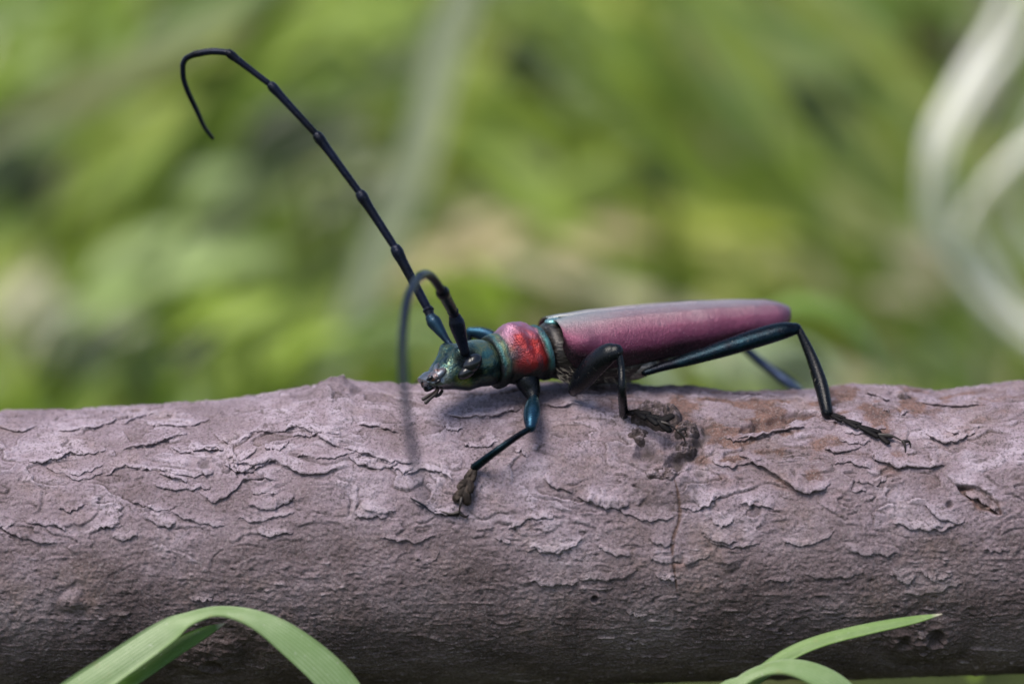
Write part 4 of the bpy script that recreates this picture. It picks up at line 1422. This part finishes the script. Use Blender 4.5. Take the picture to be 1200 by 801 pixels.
def leaning_grass(N, seed):
    r = np.random.default_rng(seed)
    VV, FF, CC = [], [], []
    pal = np.array([(0.30, 0.40, 0.07), (0.42, 0.47, 0.11), (0.22, 0.33, 0.07), (0.56, 0.58, 0.38), (0.36, 0.45, 0.22), (0.54, 0.50, 0.32), (0.07, 0.11, 0.02)])
    ns = 9
    for k in range(N):
        Y = r.uniform(19, 44)
        px, py = r.uniform(-80, 1280), r.uniform(0, 470)
        c = at(px, py, Y)
        left = px < 560
        ang = r.normal(0.75 if left else 2.45, 0.30)
        if py > 230 and not left:
            ang = r.normal(2.85, 0.22)
        L = r.uniform(5, 11) * (DIST + Y) / 55
        d = np.array([cos(ang), r.uniform(-0.25, 0.25), sin(ang)])
        t = np.linspace(-1, 0.6, ns)
        P = c + d * (t * L)[:, None]
        P[:, 2] -= 0.20 * L * np.maximum(t, -0.4) ** 2
        low = P[:, 2].argmin()
        P[:, 2] = np.maximum(P[:, 2], gz + 0.05)
        root = np.array([P[0, 0] - d[0] * 0.5, P[0, 1], gz])
        P = np.vstack([root, P])
        w = r.uniform(0.22, 0.5) * np.array([0.6, 0.8, 0.9, 1, 1, 1, 0.9, 0.75, 0.4, 0.02])
        a = norm(np.array([-sin(ang), r.uniform(-0.5, 0.5), cos(ang)]))
        V = np.stack([P - a * w[:, None] / 2, P + a * w[:, None] / 2], 1).reshape(-1, 3)
        o = sum(len(v) for v in VV)
        VV.append(V)
        q = np.arange(len(P) - 1) * 2 + o
        FF.append(np.stack([q, q + 1, q + 3, q + 2], -1))
        CC.append(np.tile(pal[r.choice(7, p=[0.28, 0.20, 0.22, 0.04, 0.12, 0.03, 0.11])] * r.uniform(0.8, 1.2), (len(V), 1)))
    o = mesh_obj('leaning_grass', np.vstack(VV), np.vstack(FF), M['meadow'], None, {'col': np.vstack(CC)}, kind='stuff')
    o['label'] = 'blurred long grass leaning to both sides among the plants behind the branch'
    o['category'] = 'grass'


leaning_grass(300, 12)


def herb(px, py, Y, wpx, hpx, col, n, label, cat='plant', group=None, seed=0):
    """a leafy plant seen out of focus: n broad leaves about a point, on a stem that stands on the ground"""
    r = np.random.default_rng(seed + int(px * 7 + py))
    c = at(px, py, Y)
    k = (DIST + Y) / DIST / PXCM
    w, h = wpx * k, hpx * k
    root = np.array([c[0] + r.uniform(-0.5, 0.5), Y + 0.4, gz])
    o = empty('meadow_herb', root, label, cat, group)
    V, F, _ = tube([root, root * 0.5 + c * 0.5 + [0.15, 0.3, 0], c + [0, 0.25, 0]], [0.10, 0.08, 0.04], 7, 4)
    mesh_obj('stem', V, F, M['leaf'], o, {'col': np.tile(np.array(col) * 0.8, (len(V), 1)), 'bp': np.zeros((len(V), 3))})
    for _ in range(n):
        p = c + np.array([r.uniform(-0.5, 0.5) * w, r.uniform(-0.6, 0.6), r.uniform(-0.5, 0.5) * h])
        L = max(0.55 * max(w, h), 1.2 * min(w, h)) * r.uniform(0.8, 1.25) * 0.95
        ang = r.normal(0.42 if px < 560 else -0.55, 0.25) if w >= h * 0.9 else r.normal(pi / 2 + (-0.5 if px < 560 else 0.5), 0.3)
        d = np.array([cos(ang), r.uniform(-0.3, 0.3), sin(ang)])
        a = np.array([-sin(ang) * 0.55, 0.55 + r.uniform(-0.3, 0.3), cos(ang) * 0.75])
        tt_ = np.linspace(-0.5, 0.5, 6)
        P = p + d * (tt_ * L)[:, None] + np.array([0, 0, -0.35 * L]) * (tt_ ** 2)[:, None]
        W = min(L * 0.36, 0.9 * min(w, h)) * np.array([0.15, 0.7, 1.0, 0.95, 0.6, 0.03])
        V, F, bp = ribbon(P, W, a, 5, 0.2, 2)
        cc = np.tile(np.array(col) * r.uniform(0.85, 1.15), (len(V), 1))
        mesh_obj('leaf', V, F, M['leaf'], o, {'col': cc, 'bp': bp})
    return o


HG = 'out of focus plants behind the branch'
SAGE, PALE, YG, GRN, TAN, GAP_SHADE, GREY = (0.30, 0.41, 0.15), (0.68, 0.67, 0.46), (0.37, 0.43, 0.06), (0.28, 0.40, 0.03), (0.54, 0.46, 0.25), (0.030, 0.050, 0.012), (0.34, 0.38, 0.24)  # the near-black green paints shaded gaps in the meadow as plants
HERBS = [
    (15, 55, 34, 60, 70, PALE, 4, 'pale tan blurred plant in the top left corner'),
    (240, 18, 36, 150, 46, PALE, 5, 'cream blurred plant above the bend of the raised feeler'),
    (105, 85, 32, 130, 70, SAGE, 6, 'sage green blurred plant between the top left corner and the feeler tip'),
    (45, 155, 33, 90, 60, SAGE, 5, 'sage green blurred plant low beside the left edge, above a dark gap'),
    (288, 205, 28, 120, 80, SAGE, 6, 'grey green blurred plant below the hooked tip of the raised feeler'),
    (128, 272, 30, 70, 50, PALE, 4, 'small buff blurred plant left of the middle, amid green leaves'),
    (28, 345, 27, 70, 80, PALE, 4, 'buff blurred plant at the left edge just above the branch'),
    (210, 312, 24, 190, 70, (0.30, 0.40, 0.13), 8, 'wide pale sage blurred plant left of the raised feeler, over the branch'),
    (110, 375, 26, 120, 40, GREY, 4, 'grey green blurred plant low behind the left end of the branch'),
    (295, 380, 20, 170, 60, GRN, 7, 'bright green blurred plant low behind the branch, left of the feelers'),
    (460, 395, 21, 130, 60, (0.15, 0.24, 0.06), 6, 'fresh green blurred plant behind the head of the beetle'),
    (400, 60, 40, 130, 90, SAGE, 5, 'dull green blurred plant at the top, right of the feeler bend'),
    (545, 285, 25, 90, 80, TAN, 5, 'straw coloured blurred plant right above the collar of the beetle'),
    (700, 300, 27, 140, 60, TAN, 6, 'wide straw coloured blurred plant above the middle of the wing cases'),
    (605, 190, 34, 120, 70, GREY, 5, 'grey green blurred plant above the straw coloured ones'),
    (720, 35, 36, 110, 70, YG, 5, 'yellow green blurred plant at the top edge over the wing cases'),
    (820, 110, 33, 80, 110, (0.28, 0.31, 0.10), 6, 'pale lime blurred plant slanting down towards the middle of the right half'),
    (840, 252, 26, 150, 46, YG, 6, 'yellow green blurred plant over the rear of the wing cases'),
    (640, 235, 30, 110, 40, YG, 5, 'olive yellow blurred plant over the front of the wing cases'),
    (885, 175, 32, 80, 90, (0.30, 0.30, 0.20), 5, 'dusty grey blurred plant right of the lime one'),
    (900, 75, 36, 90, 70, SAGE, 5, 'sage blurred plant at the top right of the middle'),
    (1005, 150, 33, 100, 80, SAGE, 5, 'dull sage blurred plant left of the white stems'),
    (1085, 85, 30, 60, 120, (0.11, 0.085, 0.04), 5, 'brown withered blurred plant left of the white stems, near the top'),
    (1000, 250, 27, 140, 50, (0.26, 0.30, 0.10), 6, 'lime blurred plant right of the wing cases tip'),
    (1020, 320, 24, 170, 50, (0.38, 0.36, 0.22), 6, 'buff blurred plant over the hind shin of the beetle'),
    (850, 425, 16, 190, 44, (0.36, 0.44, 0.26), 8, 'pale mint blurred plant seen in the gap below the wing cases'),
    (1130, 425, 20, 150, 50, (0.17, 0.23, 0.08), 6, 'mid green blurred plant behind the right end of the branch'),
    (1160, 60, 25, 90, 110, (0.40, 0.40, 0.28), 6, 'cream blurred plant behind the white stems in the top right corner'),
    (960, 25, 38, 110, 50, GRN, 5, 'plain green blurred plant at the top edge, left of the brown one'),
    (560, 25, 40, 120, 50, GRN, 5, 'mid green blurred plant at the top edge, left of the yellow green one'),
    (25, 235, 30, 90, 110, GAP_SHADE, 7, 'blurred plant painted dark for a shaded gap at the left edge, halfway between the corner and the branch'),
    (345, 150, 30, 110, 90, GAP_SHADE, 7, 'blurred plant painted dark for a shaded gap just behind the bent part of the raised feeler'),
    (165, 410, 21, 130, 40, GAP_SHADE, 6, 'blurred plant painted dark for a shaded gap low behind the left part of the branch'),
    (635, 75, 33, 110, 50, GAP_SHADE, 6, 'blurred plant painted dark for a shaded gap at the top, left of the yellow green one'),
    (955, 105, 31, 90, 60, GAP_SHADE, 6, 'blurred plant painted dark for a shaded gap right of the lime slanting one'),
    (785, 205, 28, 90, 40, GAP_SHADE, 5, 'blurred plant painted dark for a shaded gap above the yellow green one over the wing cases'),
    (935, 435, 14, 60, 40, GAP_SHADE, 5, 'blurred plant painted dark for a shaded gap between hind shin and wing cases, near the branch'),
    (770, 75, 34, 150, 60, YG, 7, 'large yellow green blurred plant slanting at the top, right of the middle'),
    (400, 200, 31, 120, 90, GREY, 6, 'grey green blurred plant right of the raised feeler at half height'),
    (900, 320, 22, 130, 50, (0.36, 0.38, 0.10), 6, 'lime blurred plant just right of and above the wing cases tip'),
    (560, 345, 22, 110, 50, GRN, 6, 'bright green blurred plant right above the collar, below the straw one'),
    (20, 20, 36, 100, 40, SAGE, 5, 'sage blurred plant in the very corner at top left'),
]
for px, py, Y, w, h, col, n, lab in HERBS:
    herb(px, py, Y * (0.66 if col is GAP_SHADE else 0.72), w, h, col, n, lab, 'plant', HG)
DRY = (0.92, 0.91, 0.89)


def stalk(pts, r, col, label, cat='stem'):
    V, F, _ = tube(pts, r, 10, 8)
    return tag(mesh_obj('dry_stem', V, F, M['leaf'], None, {'col': np.tile(col, (len(V), 1)), 'bp': np.zeros((len(V), 3))}, loc=np.array(pts[0])), label, cat, 'pale dry stems at the right')


g_ = lambda px, Y: np.array([at(px, 400, Y)[0], Y, gz])
def path(ps, Y):
    return [g_(*ps[0][:1], Y)] + [at(x, y, Y + 0.4 * sin(k)) for k, (x, y) in enumerate(ps[1:])]


PA = [(1420,), (1300, 460), (1200, 390), (1130, 327), (1098, 280), (1087, 222), (1096, 160), (1131, 95), (1176, 10), (1200, -90)]
PB = [(1400,), (1290, 430), (1200, 370), (1153, 308), (1131, 274), (1152, 225), (1200, 178), (1290, 120), (1400, 80)]
PC = [(1440,), (1310, 470), (1215, 405), (1140, 335), (1110, 285), (1102, 225), (1112, 165), (1150, 100), (1200, 30), (1240, -60)]
PD = [(1470,), (1310, 380), (1230, 300), (1195, 250), (1190, 200), (1215, 140), (1260, 60), (1300, -20)]
rr = lambda n, a: list(0.6 * a * (1 + 0.3 * np.sin(np.arange(n) * 2.1))) 
stalk(path(PA, 15), rr(10, 0.15), DRY, 'long whitish dry stem curving down the right side, outermost of the bundle, out of focus')
stalk(path(PC, 16.5), rr(10, 0.13), DRY, 'whitish dry stem lying just inside the long outermost one at the right, out of focus')
stalk(path(PB, 14), rr(9, 0.16), DRY, 'whitish dry stem hooking in from the right edge to meet the long curved one')
stalk(path(PD, 17), rr(8, 0.11), DRY, 'thin whitish dry stem close to the right edge, innermost of the bundle, out of focus')
blade('grass_blade', [g_(330, 17), at(380, 450, 17), at(430, 330, 17), at(482, 200, 17), at(512, 90, 17), at(545, -20, 17), at(570, -110, 17)], [0.3, 0.36, 0.42, 0.45, 0.45, 0.4, 0.1],
      (1, 0.2, 0.3), M['leaf'], 'tall pale grey green grass blade leaning right behind the raised feeler, out of focus', 'grass blade', None, 0.1, (0.56, 0.60, 0.40))
blade('grass_blade', [g_(840, 9), at(870, 420, 9), at(915, 362, 9), at(965, 360, 9), at(1005, 385, 9), at(1030, 425, 9), at(1040, 480, 9), at(1042, 540, 9)], [0.2, 0.22, 0.24, 0.25, 0.26, 0.25, 0.2, 0.03],
      (0.2, 1, 0.5), M['leaf'], 'bright green grass blade arching down behind the hind knee, out of focus', 'grass blade', None, 0.1, (0.17, 0.28, 0.05))
